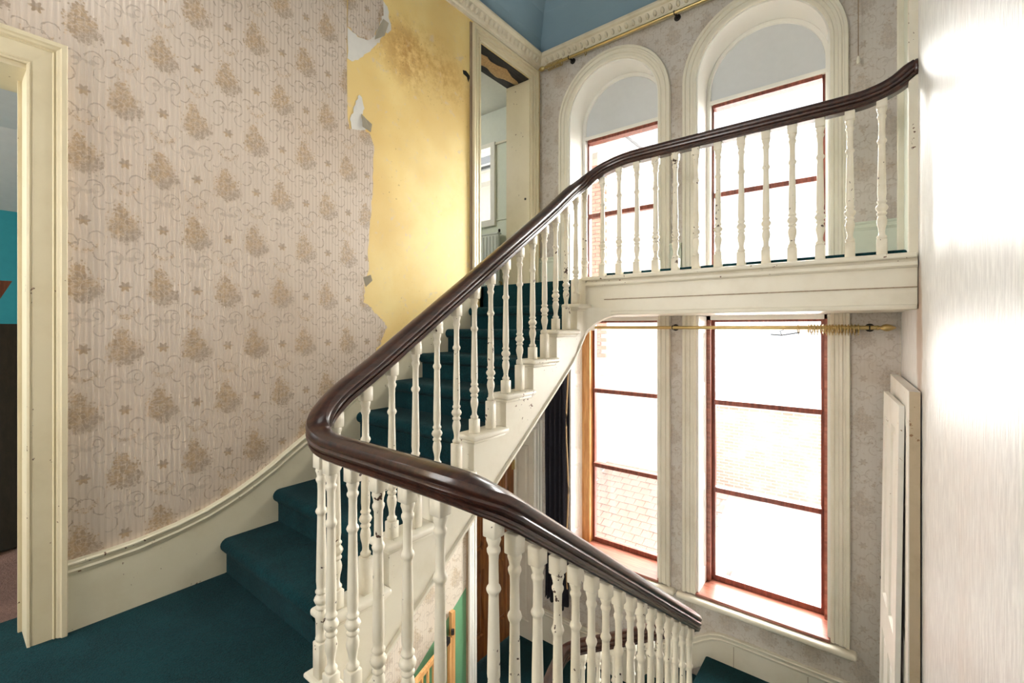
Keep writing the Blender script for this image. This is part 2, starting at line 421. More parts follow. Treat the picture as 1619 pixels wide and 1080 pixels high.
class MB:
    def __init__(self): self.v = []; self.f = []

    def raw(self, v, f):
        k = len(self.v); self.v += [tuple(p) for p in v]; self.f += [tuple(i + k for i in q) for q in f]; return self

    def box(self, x0, x1, y0, y1, z0, z1):
        v = [(x, y, z) for z in (z0, z1) for y in (y0, y1) for x in (x0, x1)]
        return self.raw(v, [(0, 2, 3, 1), (4, 5, 7, 6), (0, 1, 5, 4), (2, 6, 7, 3), (0, 4, 6, 2), (1, 3, 7, 5)])

    def prism(self, poly, d0, d1):
        """poly: list of 3-D points of a planar outline; d0/d1 offset vectors of the two ends"""
        n = len(poly)
        a = [Vector(p) + Vector(d0) for p in poly]; c = [Vector(p) + Vector(d1) for p in poly]
        f = [tuple(range(n)), tuple(reversed(range(n, 2 * n)))]
        f += [(i, (i + 1) % n + 0, (i + 1) % n + n, i + n)[::-1] for i in range(n)]
        return self.raw(a + c, f)

    def bevbox(self, x0, x1, y0, y1, z0, z1, r=0.005, seg=2):
        bm = bmesh.new(); bmesh.ops.create_cube(bm, size=1)
        for v in bm.verts:
            v.co = Vector(((x0 + x1) / 2 + v.co.x * (x1 - x0), (y0 + y1) / 2 + v.co.y * (y1 - y0), (z0 + z1) / 2 + v.co.z * (z1 - z0)))
        bmesh.ops.bevel(bm, geom=bm.edges[:], offset=r, segments=seg, affect='EDGES', profile=0.5)
        bm.verts.index_update()
        self.raw([v.co[:] for v in bm.verts], [[v.index for v in f.verts] for f in bm.faces]); bm.free(); return self

    def lathe(self, prof, seg=14, c=(0, 0, 0), axis='z', cap=True):
        vs = []
        for (r, h) in prof:
            for i in range(seg):
                a = 2 * math.pi * i / seg
                p = (r * math.cos(a), r * math.sin(a), h)
                if axis == 'x': p = (h, r * math.cos(a), r * math.sin(a))
                if axis == 'y': p = (r * math.cos(a), h, r * math.sin(a))
                vs.append((p[0] + c[0], p[1] + c[1], p[2] + c[2]))
        f = []
        for k in range(len(prof) - 1):
            for i in range(seg):
                j = (i + 1) % seg
                f.append((k * seg + i, k * seg + j, (k + 1) * seg + j, (k + 1) * seg + i))
        if cap:
            f.append(tuple(reversed(range(seg)))); f.append(tuple((len(prof) - 1) * seg + i for i in range(seg)))
        return self.raw(vs, f)

    def planar(self, prof, path, n, flip=False, closed=False):
        """sweep (across, out) profile along a planar path with mitred corners; n = out direction"""
        n = Vector(n); P = [Vector(p) for p in path]; N = len(P); rings = []
        for i in range(N):
            t0 = (P[i] - P[i - 1]) if (i > 0 or closed) else (P[1] - P[0])
            t1 = (P[(i + 1) % N] - P[i]) if (i < N - 1 or closed) else (P[-1] - P[-2])
            t0.normalize(); t1.normalize()
            s0 = n.cross(t0); s1 = n.cross(t1)
            if flip: s0, s1 = -s0, -s1
            s = (s0 + s1)
            s = s / max(0.2, (1 + s0.dot(s1)))
            rings.append([P[i] + s * a + n * o for a, o in prof])
        k = len(prof); v = [p for r in rings for p in r]; f = []
        for i in range(N if closed else N - 1):
            for j in range(k):
                q = (j + 1) % k; i2 = (i + 1) % N
                f.append((i * k + j, i * k + q, i2 * k + q, i2 * k + j))
        if not closed:
            f.append(tuple(range(k))); f.append(tuple(reversed([(N - 1) * k + j for j in range(k)])))
        return self.raw(v, f)

    def tube(self, path, r, seg=8):
        P = [Vector(p) for p in path]; v = []; N = len(P)
        for i in range(N):
            t = (P[min(N - 1, i + 1)] - P[max(0, i - 1)]).normalized()
            u = t.cross(Vector((0, 0, 1)))
            if u.length < 1e-4: u = Vector((1, 0, 0))
            u.normalize(); w = u.cross(t)
            for k in range(seg):
                a = 2 * math.pi * k / seg; v.append(P[i] + (u * math.cos(a) + w * math.sin(a)) * r)
        f = []
        for i in range(N - 1):
            for k in range(seg):
                j = (k + 1) % seg; f.append((i * seg + k, i * seg + j, (i + 1) * seg + j, (i + 1) * seg + k))
        f.append(tuple(range(seg))); f.append(tuple((N - 1) * seg + k for k in range(seg)))
        return self.raw(v, f)

    def torus(self, c, R, r, axis='x', su=16, sv=8):
        v = []
        for i in range(su):
            a = 2 * math.pi * i / su
            for j in range(sv):
                q = 2 * math.pi * j / sv
                rr = R + r * math.cos(q); h = r * math.sin(q)
                p = (h, rr * math.cos(a), rr * math.sin(a)) if axis == 'x' else (rr * math.cos(a), rr * math.sin(a), h)
                v.append((p[0] + c[0], p[1] + c[1], p[2] + c[2]))
        f = [(i * sv + j, ((i + 1) % su) * sv + j, ((i + 1) % su) * sv + (j + 1) % sv, i * sv + (j + 1) % sv) for i in range(su) for j in range(sv)]
        return self.raw(v, f)

    def mesh(self, name):
        me = bpy.data.meshes.new(name); me.from_pydata([tuple(p) for p in self.v], [], self.f)
        bm = bmesh.new(); bm.from_mesh(me); bmesh.ops.recalc_face_normals(bm, faces=bm.faces[:]); bm.to_mesh(me); bm.free()
        return me

    def build(self, name, mat, parent=None, smooth=False, auto=None):
        me = self.mesh(name)
        o = link(name, me, mat, parent)
        if smooth: shade(me, math.radians(auto or 40))
        return o


def shade(me, ang):
    for p in me.polygons: p.use_smooth = True
    bm = bmesh.new(); bm.from_mesh(me)
    for e in bm.edges:
        if len(e.link_faces) == 2 and e.calc_face_angle(0) > ang: e.smooth = False
    bm.to_mesh(me); bm.free()


def struct(name, mb, mat, label=None, smooth=False, parent=None):
    o = mb.build(name, mat, parent, smooth)
    if parent is None: tag(o, label, name.split('_')[0], None, 'structure')
    return o


def catmull(P, n=6):
    P = [Vector(p) for p in P]; Q = [P[0] * 2 - P[1]] + P + [P[-1] * 2 - P[-2]]; out = []
    for i in range(1, len(Q) - 2):
        for k in range(n):
            t = k / n
            a, b_, c, d = Q[i - 1], Q[i], Q[i + 1], Q[i + 2]
            out.append(0.5 * ((2 * b_) + (c - a) * t + (2 * a - 5 * b_ + 4 * c - d) * t * t + (3 * b_ - a - 3 * c + d) * t ** 3))
    out.append(P[-1]); return out


def rail_mesh(path, prof):
    P = path; N = len(P); v = []; k = len(prof)
    for i in range(N):
        t = (P[min(N - 1, i + 1)] - P[max(0, i - 1)]).normalized()
        s = Vector((t.y, -t.x, 0)); s.normalize(); u = s.cross(t); u.normalize()
        if u.z < 0: u = -u
        v += [P[i] + s * a + u * c for a, c in prof]
    f = [(i * k + j, i * k + (j + 1) % k, (i + 1) * k + (j + 1) % k, (i + 1) * k + j) for i in range(N - 1) for j in range(k)]
    f += [tuple(range(k)), tuple(reversed([(N - 1) * k + j for j in range(k)]))]
    return MB().raw(v, f)


CASING = [(0, 0), (0, .016), (.08, .022), (.2, .022), (.24, .014), (.42, .016), (.46, .026), (.62, .028), (.66, .020), (.76, .022), (.80, .036), (.97, .038), (1, .032), (1, 0)]


DOORC = [(0, 0), (0, .014), (.06, .018), (.10, .013), (.15, .016), (.62, .021), (.65, .027), (.70, .023), (.74, .031), (.80, .035), (.84, .043), (.97, .045), (1, .038), (1, 0)]


def casing(w, k=1.0): return [(a * w, o * k) for a, o in CASING]


def panelled(name, O, U, V, Nn, w, h, t, panels, mat, parent, d=0.014):
    """door-like slab: a frame with sunk panels; each panel is its own object"""
    O, U, V, Nn = Vector(O), Vector(U).normalized(), Vector(V).normalized(), Vector(Nn).normalized()
    P = lambda a, c, n: O + U * a + V * c + Nn * n
    us = sorted({0, w, *[p[0] for p in panels], *[p[1] for p in panels]})
    vs = sorted({0, h, *[p[2] for p in panels], *[p[3] for p in panels]})
    m = MB()
    for i in range(len(us) - 1):
        for j in range(len(vs) - 1):
            cu, cv = (us[i] + us[i + 1]) / 2, (vs[j] + vs[j + 1]) / 2
            if any(p[0] < cu < p[1] and p[2] < cv < p[3] for p in panels): continue
            m.raw([P(us[i], vs[j], t), P(us[i + 1], vs[j], t), P(us[i + 1], vs[j + 1], t), P(us[i], vs[j + 1], t)], [(0, 1, 2, 3)])
    c = [P(0, 0, 0), P(w, 0, 0), P(w, h, 0), P(0, h, 0), P(0, 0, t), P(w, 0, t), P(w, h, t), P(0, h, t)]
    m.raw(c, [(3, 2, 1, 0), (0, 1, 5, 4), (1, 2, 6, 5), (2, 3, 7, 6), (3, 0, 4, 7)])
    fr = m.build(name, mat, parent)
    for (a0, a1, c0, c1) in panels:
        q = MB(); rings = []
        for ins, n in ((0, t), (.010, t - d), (.022, t - d), (.030, t - d), (.045, t - d * .35)):
            if ins * 2 > min(a1 - a0, c1 - c0) - .01: continue
            rings.append([P(a0 + ins, c0 + ins, n), P(a1 - ins, c0 + ins, n), P(a1 - ins, c1 - ins, n), P(a0 + ins, c1 - ins, n)])
        v = [p for r in rings for p in r]; f = []
        for i in range(len(rings) - 1):
            for j in range(4): f.append((i * 4 + j, i * 4 + (j + 1) % 4, (i + 1) * 4 + (j + 1) % 4, (i + 1) * 4 + j))
        f.append(tuple((len(rings) - 1) * 4 + j for j in range(4)))
        q.raw(v, f).build('panel', mat, fr if parent is None or parent.parent is None else parent)
    return fr


# ------------------------------------------------------------------ levels
ZL = -1.30      # main landing
ZU = 0.36       # upper landing
ZQ = -2.67      # quarter landing by the window
ZF = -3.22      # lower floor
D = 3.90
RIS, GO, N0 = 0.1833, 0.2685, 0.93
nose = lambda y: ZL + RIS + RIS / GO * (y - N0)
XS = 1.06
xr = lambda y: 2.977 - 0.0295 * y     # the right wall runs slightly out of square

# ------------------------------------------------------------------ setting: walls, floors, ceiling
T = 0.30
m = MB()
top = 3.62
m.box(-T, 0, -2.2, -.72, -5, top).box(-T, 0, -.72, .25, 1.067, top).box(-T, 0, -.72, .25, -5, ZL - .02)
m.box(-T, 0, .25, 2.92, -5, top).box(-T, 0, 2.92, 2.975, -1.05, top)
m.box(-T, 0, 2.92, 3.80, -5, ZF - .02).box(-T, 0, 2.975, 3.80, -1.05, ZU - .02).box(-T, 0, 2.975, 3.80, 2.51, top)
m.box(-T, 0, 3.73, 3.80, ZU, 2.51).box(-T, 0, 3.80, 3.90, -5, top)
wl = struct('wall_left', m, M['yellow'], 'long left stair wall with floral wallpaper torn off to yellow plaster')

sheet = [(-1.2, 2.75), (1.678, 2.75), (1.678, 2.147), (1.678, 1.773), (1.682, 1.401), (1.696, 1.31), (1.757, 1.319), (1.80, 1.335), (1.846, 1.331), (1.878, 1.27),
         (1.886, 1.213), (1.880, 1.08), (1.876, .948), (1.866, .815), (1.851, .682), (1.836, .528), (1.846, .399), (1.811, .331),
         (1.816, .237), (1.801, .167), (1.84, .15), (1.871, .118), (1.90, .09), (1.922, .075), (1.954, .053), (1.975, .03), (1.996, -.005),
         (1.964, -.058), (1.95, -.09), (1.933, -.129), (1.905, -.15), (1.891, -.189), (1.871, -.30), (1.88, -.42), (1.435, -.72), (1.099, -.93), (.738, -1.05), (.30, -1.08), (.30, 1.12), (-1.2, 1.12)]


def sheet_obj(name, pts, mat, parent, x0=0.0005, x1=0.003, smoothn=0):
    return MB().prism([(0, y, z) for y, z in pts], (x0, 0, 0), (x1, 0, 0)).build(name, mat, parent)


def ragged(pts, k=4, amp=.008):
    out = []
    for i, (y, z) in enumerate(pts):
        y2, z2 = pts[(i + 1) % len(pts)]
        L = math.hypot(y2 - y, z2 - z); q = max(1, min(k, int(L / .018)))
        for j in range(q):
            a = amp if j else 0
            out.append((y + (y2 - y) * j / q + random.uniform(-a, a), z + (z2 - z) * j / q + random.uniform(-a, a)))
    return out


rough_sheet = []
for i, (y, z) in enumerate(sheet):
    y2, z2 = sheet[(i + 1) % len(sheet)]
    rough_sheet.append((y, z))
    if 4 <= i < 33:
        for q in (.33, .67):
            rough_sheet.append((y + (y2 - y) * q + random.uniform(-.007, .007), z + (z2 - z) * q + random.uniform(-.006, .006)))
sheet_obj('wallpaper', rough_sheet, M['paper_left'], wl)
sheet_obj('wallpaper_scrap', ragged([(1.682, 2.70), (1.975, 2.70), (1.964, 2.197), (1.935, 2.14), (1.917, 2.084), (1.871, 1.994), (1.821, 1.956), (1.762, 1.949), (1.682, 1.975)]), M['paper_left'], wl, .003, .0055)
sheet_obj('torn_backing_paper', ragged([(1.682, 1.97), (1.757, 1.945), (1.856, 1.975), (1.933, 2.061), (1.964, 2.30), (1.996, 2.28), (2.029, 2.128), (2.0, 2.09), (1.964, 2.077), (1.933, 1.99), (1.88, 1.93), (1.831, 1.871), (1.762, 1.791), (1.715, 1.761), (1.682, 1.767)]), M['backing'], wl, .0005, .0022)
sheet_obj('torn_backing_paper', ragged([(1.715, 1.308), (1.70, 1.371), (1.743, 1.487), (1.772, 1.562), (1.796, 1.529), (1.811, 1.483), (1.786, 1.414), (1.831, 1.356), (1.80, 1.32)]), M['backing'], wl, .0005, .0022)
# curled flaps of paper hanging off the wall
def flap(pts, parent, mat, lift):
    me = bpy.data.meshes.new('paper_flap')
    v = []; n = len(pts)
    for (y, z, l) in pts: v.append((.004 + l * lift, y, z))
    for (y, z, l) in pts: v.append((.006 + l * lift, y, z + .001))
    f = [tuple(range(n)), tuple(reversed(range(n, 2 * n)))] + [(i, (i + 1) % n, (i + 1) % n + n, i + n) for i in range(n)]
    MB().raw(v, f).build('paper_flap', mat, parent)


flap([(1.786, 1.437, 0), (1.816, 1.415, .2), (1.853, 1.385, 1), (1.843, 1.328, 1.1), (1.79, 1.352, .3)], wl, M['grey_plaster'], .02)
flap([(1.90, 2.05, 0), (1.96, 2.17, 0), (1.985, 2.14, 1), (1.945, 2.03, 1.2), (1.87, 1.97, 1)], wl, M['grey_plaster'], .03)
flap([(1.80, .335, 0), (1.845, .355, .6), (1.85, .315, 1), (1.81, .27, .4)], wl, M['grey_plaster'], .03)
sheet_obj('plaster_hole', [(2.762, 2.168), (2.80, 2.178), (2.827, 2.166), (2.882, 2.13), (2.872, 2.112), (2.842, 2.13), (2.828, 2.092), (2.812, 2.13), (2.767, 2.14)], M['dark_iron'], wl, .0005, .002)
# lower part of the wall, under the upper flight
dado = lambda y: -2.22 + .715 * (y - 2.79)
sheet_obj('wallpaper', [(.6, dado(.6)), (2.80, dado(2.80)), (2.80, .2), (.6, -1.35)], M['paper_low'], wl)
sheet_obj('wallpaper', [(2.80, -1.0), (3.89, -1.0), (3.89, .09), (2.80, .09)], M['paper_low'], wl)
sheet_obj('green_dado_paint', [(.6, -5), (2.80, -5), (2.80, dado(2.80)), (.6, dado(.6))], M['green_paint'], wl, .0005, .002)
MB().box(0, .02, 2.80, 2.813, -3.2, -.3).build('bare_edge', M['bare_wood'], wl)

# window wall with two tall openings crossed by the landing
WX = [(.355, 1.26), (1.573, 2.483)]
SPR = 2.02
m = MB()
Y1 = 4.25
m.box(-T, .355, D, Y1, -5, top).box(1.26, 1.573, D, Y1, -5, top).box(2.483, 3.05, D, Y1, -5, top)
for x0, x1 in WX:
    m.box(x0, x1, D, Y1, -5, -2.26).box(x0, x1, D, Y1, .095, ZU)
    cx, r = (x0 + x1) / 2, (x1 - x0) / 2
    pts = [(cx - r * math.cos(math.pi * i / 24), SPR + r * math.sin(math.pi * i / 24)) for i in range(25)]
    for i in range(24):
        (a0, z0), (a1, z1) = pts[i], pts[i + 1]
        m.prism([(a0, 0, z0), (a1, 0, z1), (a1, 0, top), (a0, 0, top)], (0, D, 0), (0, Y1, 0))
wf = struct('wall_front', m, M['paper_front'], 'far stair wall with two tall arched windows and faded floral paper')

m = MB().raw([(xr(-2.2), -2.2, -5), (xr(4.25), 4.25, -5), (xr(4.25), 4.25, top), (xr(-2.2), -2.2, top), (3.3, -2.2, -5), (3.3, 4.25, -5), (3.3, 4.25, top), (3.3, -2.2, top)],
             [(0, 1, 2, 3), (7, 6, 5, 4), (0, 4, 5, 1), (1, 5, 6, 2), (2, 6, 7, 3), (3, 7, 4, 0)])
wr = struct('wall_right', m, M['paper_right'], 'white embossed papered wall close on the right')
struct('wall_back', MB().box(-T, 3.3, -2.4, -2.2, -5, top), M['white_plain'], 'plain wall behind the landing')

m = MB().box(0, 3.05, -2.2, .90, ZL - .22, ZL).box(0, XS - .03, .90, .99, ZL - .22, ZL).box(-T, 0, -.72, .25, ZL - .22, ZL)
fl = struct('floor', m, M['carpet'], 'main landing floor with worn teal carpet')
MB().box(XS - .02, xr(.9), .88, .905, ZL - .26, ZL - .02).build('edge_board', M['cream'], fl)
MB().bevbox(XS - .02, 1.93, .85, .925, ZL - .02, ZL + .012, .008).build('landing_nosing', M['cream'], fl)
struct('floor_upper', MB().box(0, xr(3.0), 3.02, D, .11, ZU), M['carpet'], 'upper landing floor with teal carpet beneath the arched windows')
struct('floor_lower', MB().box(-T, 2.95, 2.72, D, ZF - .3, ZF).box(-.5, 3.0, -2.2, 3.9, -5.1, -5), M['carpet'], 'lower hall floor with dark teal carpet')
struct('floor_quarter', MB().bevbox(1.65, xr(3.3), 2.70, D, ZQ - .25, ZQ, .02, 3), M['carpet'], 'teal carpeted quarter landing below the right window', True)
struct('trim_soffit', MB().box(0, xr(3.0), 3.0, D, .095, .11), M['cream'], 'cream underside of the upper landing')

# ceiling with a cove above the cornice
zc0 = 2.765
ins = [(0.0, zc0), (.06, zc0 + .16), (.16, zc0 + .34), (.32, zc0 + .50), (.55, zc0 + .60)]
m = MB(); rings = []
for d, z in ins:
    rings.append([(d, -2.2, z), (d, D - d, z), (3.0 - d, D - d, z), (3.0 - d, -2.2, z)])
v = [p for r in rings for p in r]; f = []
for i in range(len(rings) - 1):
    for j in range(3): f.append((i * 4 + j, i * 4 + j + 1, (i + 1) * 4 + j + 1, (i + 1) * 4 + j))
k = 4 * (len(rings) - 1); f.append((k, k + 1, k + 2, k + 3))
m.raw(v, f); m.box(-T, 3.3, -2.4, 4.25, top, top + .1)
struct('ceiling', m, M['blue'], 'blue coved ceiling over the stair well')

# cornice (trim_1) along the left and window walls
cp = [(0, 2.645), (.016, 2.645), (.02, 2.665), (.032, 2.672), (.036, 2.69), (.052, 2.72), (.062, 2.742), (.082, 2.75), (.09, 2.762), (.09, 2.78), (0, 2.78)]
m = MB()
m.planar([(a, z) for a, z in cp], [(0, -2.2, 0), (0, D, 0), (xr(D), D, 0)], (0, 0, 1), flip=True)
co = struct('trim_cornice', m, M['cornice'], 'cream moulded plaster cornice below the blue ceiling')
eg = MB().lathe([(.002, -.026), (.012, -.02), (.017, -.005), (.016, .008), (.010, .02), (.002, .026)], 8).mesh('egg_moulding')
for p in eg.polygons: p.use_smooth = True
for i in range(24):
    o = link('egg_moulding', eg, M['cornice'], None); o.location = (.05, 2.40 + .06 * i, 2.708); o.rotation_euler = (0, .6, 0); adopt(o, co)
for i in range(40):
    o = link('egg_moulding', eg, M['cornice'], None); o.location = (.12 + .066 * i, D - .05, 2.708); o.rotation_euler = (.6, 0, 0); adopt(o, co)

# ------------------------------------------------------------------ skirting
topc = [(.351, -1.0), (.46, -.998), (.586, -.99), (.738, -.965), (.86, -.935), (.942, -.905), (1.02, -.872), (1.099, -.832), (1.19, -.78), (1.274, -.724), (1.36, -.67), (1.435, -.622)]
topc += [(y, -.622 + .683 * (y - 1.435)) for y in (1.8, 2.3, 2.88)]
m = MB()
poly = [(0, y, z - .02) for y, z in topc] + [(0, 2.88, .0), (0, 1.1, -1.28), (0, .95, ZL), (0, .351, ZL)]
m.prism(poly, (.0035, 0, 0), (.022, 0, 0))
bs = struct('baseboard_left', m, M['skirt'], 'deep cream skirting board sweeping up the left stair wall')
mp = [(0, 0), (0, .030), (-.006, .036), (-.014, .034), (-.02, .026), (-.034, .024), (-.042, .030), (-.05, .026), (-.06, .022), (-.06, 0)]
MB().planar(mp, [(.0035, y, z) for y, z in topc], (1, 0, 0)).build('skirting_moulding', M['skirt'], bs)

# lower skirting along the window wall: level on the quarter landing, swan neck, level below
sk = [(xr(D), -2.445), (2.4, -2.445), (2.0, -2.445), (1.86, -2.445), (1.76, -2.45), (1.68, -2.475), (1.60, -2.525), (1.52, -2.585), (1.40, -2.66), (1.28, -2.73), (1.16, -2.79), (1.05, -2.845), (.93, -2.885), (.80, -2.90), (.5, -2.905), (.03, -2.905)]
m = MB().prism([(x, 0, z - .02) for x, z in sk] + [(.03, 0, ZF), (1.05, 0, ZF), (1.68, 0, ZQ - .05), (xr(D), 0, ZQ)], (0, D - .022, 0), (0, D - .0005, 0))
bf = struct('baseboard_front', m, M['cream'], 'cream skirting with a swan neck curve below the lower windows')
MB().planar(mp, [(x, D, z) for x, z in sk], (0, -1, 0), flip=True).build('skirting_moulding', M['cream'], bf)
for xx in (1.86, 2.35): MB().box(xx, xx + .003, D - .0235, D - .02, ZQ, -2.51).build('board_joint', M['bare_wood'], bf)
# tall skirting / dado on the upper landing
m = MB()
for a, c in ((.0, .225), (1.36, 1.455), (2.59, xr(D))): m.box(a, c, D - .02, D - .0005, ZU, .69)
bu = struct('baseboard_upper', m, M['pale_green'], 'tall pale green skirting between the upper windows')
for a, c in ((.0, .225), (1.36, 1.455), (2.59, xr(D))):
    MB().planar(mp, [(c, D, .71), (a, D, .71)], (0, -1, 0), flip=True).build('skirting_moulding', M['pale_green'], bu)

# ------------------------------------------------------------------ windows
panes_up = [.42, 1.14, 1.89]
panes_lo = [-2.165, -1.405, -.648, .085]


def window(idx, x0, x1, low, label):
    w = empty('window_%d' % idx, ((x0 + x1) / 2, D, .4 if not low else -2.2), label, 'window', None, 'structure')
    cx, r = (x0 + x1) / 2, (x1 - x0) / 2
    right = x0 > 1.4
    YS = 4.215                                         # sash plane
    if not low:
        arc = [(cx - r * math.cos(math.pi * i / 28), SPR + r * math.sin(math.pi * i / 28)) for i in range(29)]
        path = [(x0, D, ZU)] + [(a, D, z) for a, z in arc] + [(x1, D, ZU)]
        MB().planar(casing(.104), path, (0, -1, 0)).build('casing', M['cream'], w, True)
        # lining board round the opening
        rev = MB().planar([(-.012, .0), (0, 0), (0, -.33), (-.012, -.33)], path, (0, -1, 0))
        rev.build('reveal_lining', M['white_paint'], w, True)
        r2 = r - .014
        arc2 = [(cx - r2 * math.cos(math.pi * i / 28), SPR + r2 * math.sin(math.pi * i / 28)) for i in range(29)]
        path2 = [(x0 + .014, 0, .40)] + [(a, 0, z) for a, z in arc2] + [(x1 - .014, 0, .40)]
        MB().planar([(0, 0), (0, .05), (-.03, .05), (-.034, 0)], [(a, 4.20, z) for a, _, z in path2], (0, -1, 0)).build('inner_bead', M['white_paint'], w, True)
        a0, a1 = x0 + .014, x1 - .014
        poly = [(a0, 0, 1.93)] + [(a, 0, z) for a, z in arc2 if z > 1.93] + [(a1, 0, 1.93)]
        MB().prism(poly, (0, 4.17, 0), (0, 4.20, 0)).build('arch_panel', M['blind'], w)
        MB().box(a0, a1, 4.145, 4.172, 1.915, 1.945).build('arch_panel_rail', M['white_paint'], w)
        zs, fm, gm, top_z = panes_up, M['redframe'], M['glass_up'], 1.92
    else:
        for xa, flip in ((x0, False), (x1, True)):
            MB().planar(casing(.104 if not (right and flip) else .112), [(xa, D, -2.205), (xa, D, .095)], (0, -1, 0), flip=flip).build('casing', M['cream'], w)
        # panelled shutter-box linings
        for xa, n in ((x0, 1), (x1, -1)):
            panelled('reveal_lining', (xa, 3.905, -2.20), (0, 1, 0), (0, 0, 1), (n, 0, 0), .225, 2.29, .018,
                     [(.055, .175, .15, .82), (.055, .175, .95, 1.62), (.055, .175, 1.72, 2.15)], M['white_paint'], w, .008)
        zs, fm, gm, top_z = panes_lo, M['redframe'], M['glass_low'], .095
        # box frame sides beside the sash
        bmat = M['pine'] if not right else M['redwood']
        lw = .105 if not right else .05
        for xa, xb in ((x0, x0 + lw), (x1 - .05, x1)):
            MB().box(xa, xb, 4.13, 4.25, -2.2, .095).build('box_frame', bmat, w)
        MB().box(x0, x1, 4.13, 4.25, .06, .095).build('head', M['white_paint'], w)
        MB().bevbox(x0 - .002, x1 + .002, 3.872, 4.25, -2.215, -2.19, .008).build('sill_board', M['redwood'], w)
        MB().bevbox(x0 - .15, x1 + .15, 3.83, 3.91, -2.262, -2.217, .018, 3).build('sill_nosing', M['cream'], w, True)
    a0, a1 = (x0 + .045, x1 - .045)
    if low and not right: a0 = x0 + .10
    if not low:
        # brown sash frame
        MB().box(a0 - .02, a0 + .02, 4.195, 4.25, .40, 1.93).build('sash_stile', fm, w)
        MB().box(a1 - .02, a1 + .02, 4.195, 4.25, .40, 1.93).build('sash_stile', fm, w)
        MB().box(a0 + .02, a1 - .02, 4.16, 4.25, 1.885, 1.925).build('sash_top_rail', fm, w)
        MB().box(a0 - .03, a1 + .03, 4.14, 4.25, .36, .43).build('sash_bottom_rail', fm, w)
    else:
        MB().box(a0 + .0, a0 + .03, 4.19, 4.235, -2.19, .06).build('sash_stile', fm, w)
        MB().box(a1 - .03, a1 - .0, 4.19, 4.235, -2.19, .06).build('sash_stile', fm, w)
        MB().box(a0 + .03, a1 - .03, 4.185, 4.24, -2.19, -2.145).build('sash_bottom_rail', fm, w)
        MB().box(a0 + .03, a1 - .03, 4.19, 4.235, .042, .06).build('sash_top_rail', fm, w)
    for i, z in enumerate(zs[1:-1]):
        MB().bevbox(a0 + .021, a1 - .021, 4.18 - (.01 if low else 0), 4.24, z - .021, z + .021, .006).build('glazing_bar', fm, w)
    for i in range(len(zs) - 1):
        MB().box(a0 + .02, a1 - .02, YS, YS + .004, zs[i] + .015, zs[i + 1] - .015).build('pane', gm, w)
    return w


window(1, *WX[0], False, 'upper left arched window with brown sash behind the balusters')
window(2, *WX[1], False, 'upper right arched window with brown sash behind the balusters')
window(3, *WX[0], True, 'lower left window with pine box frame and three dirty panes')
window(4, *WX[1], True, 'lower right window with red brown frame and three panes')

# ------------------------------------------------------------------ doorways
# near left doorway: casing and jamb lining
d1 = empty('door_1', (0, -.25, ZL), 'near left doorway with scuffed cream architrave', 'doorway', None, 'structure')
MB().planar([(a * .117, o) for a, o in DOORC], [(0.0035, .234, ZL), (.0035, .234, 1.067), (.0035, -.72, 1.067), (.0035, -.72, ZL)], (1, 0, 0), flip=True).build('architrave', M['aged'], d1)
MB().box(-T, .004, .234, .252, ZL, 1.067).build('jamb', M['aged'], d1)
MB().box(-T, .004, -.722, -.702, ZL, 1.067).build('jamb', M['aged'], d1)
MB().box(-T, .004, -.702, .234, 1.047, 1.067).build('head_lining', M['aged'], d1)
MB().box(-.16, -.145, .222, .234, ZL, 1.047).build('door_stop', M['aged'], d1)

# upper doorway by the corner
d2 = empty('door_2', (0, 3.35, ZU), 'upper doorway beside the corner with torn open lintel', 'doorway', None, 'structure')
MB().planar(casing(.108, 1.0), [(0.0, 2.975, ZU - .1), (0, 2.975, 2.51), (0, 3.73, 2.51), (0, 3.73, ZU)], (1, 0, 0)).build('architrave', M['aged'], d2)
MB().box(0.0, .012, 2.845, 2.868, -.1, 2.62).build('bare_edge', M['bare_wood'], d2)
panelled('jamb_panel', (0, 3.732, ZU), (-1, 0, 0), (0, 0, 1), (0, -1, 0), T, 2.15, .012, [], M['aged'], d2, .006)
MB().box(-T, 0, 2.962, 2.976, ZU, 2.51).build('jamb', M['aged'], d2)
MB().box(-T + .01, -.01, 2.985, 3.72, 2.50, 2.515).build('lintel_void', M['void_shade'], d2)  # flat board whose dark colour stands in for the shaded hole
bm = bmesh.new(); bmesh.ops.create_icosphere(bm, subdivisions=4, radius=1)
for v in bm.verts:
    a = v.co.copy(); nz = math.sin(a.y * 17 + a.x * 5) * .12 + math.sin(a.x * 23 + a.y * 9) * .1 + random.uniform(-.07, .07)
    v.co = Vector((-.15 + a.x * (.065 + .03 * nz + .02 * math.sin(a.y * 7)), 3.36 + a.y * .36, 2.497 + a.z * (.022 + .012 * nz)))
me = bpy.data.meshes.new('insulation'); bm.to_mesh(me); bm.free(); link('insulation', me, M['wool'], d2, True)
MB().lathe([(.012, 0), (.012, -.004)], 10, (-.05, 3.718, 1.30), 'y').build('keeper_hole', M['dark_iron'], d2)

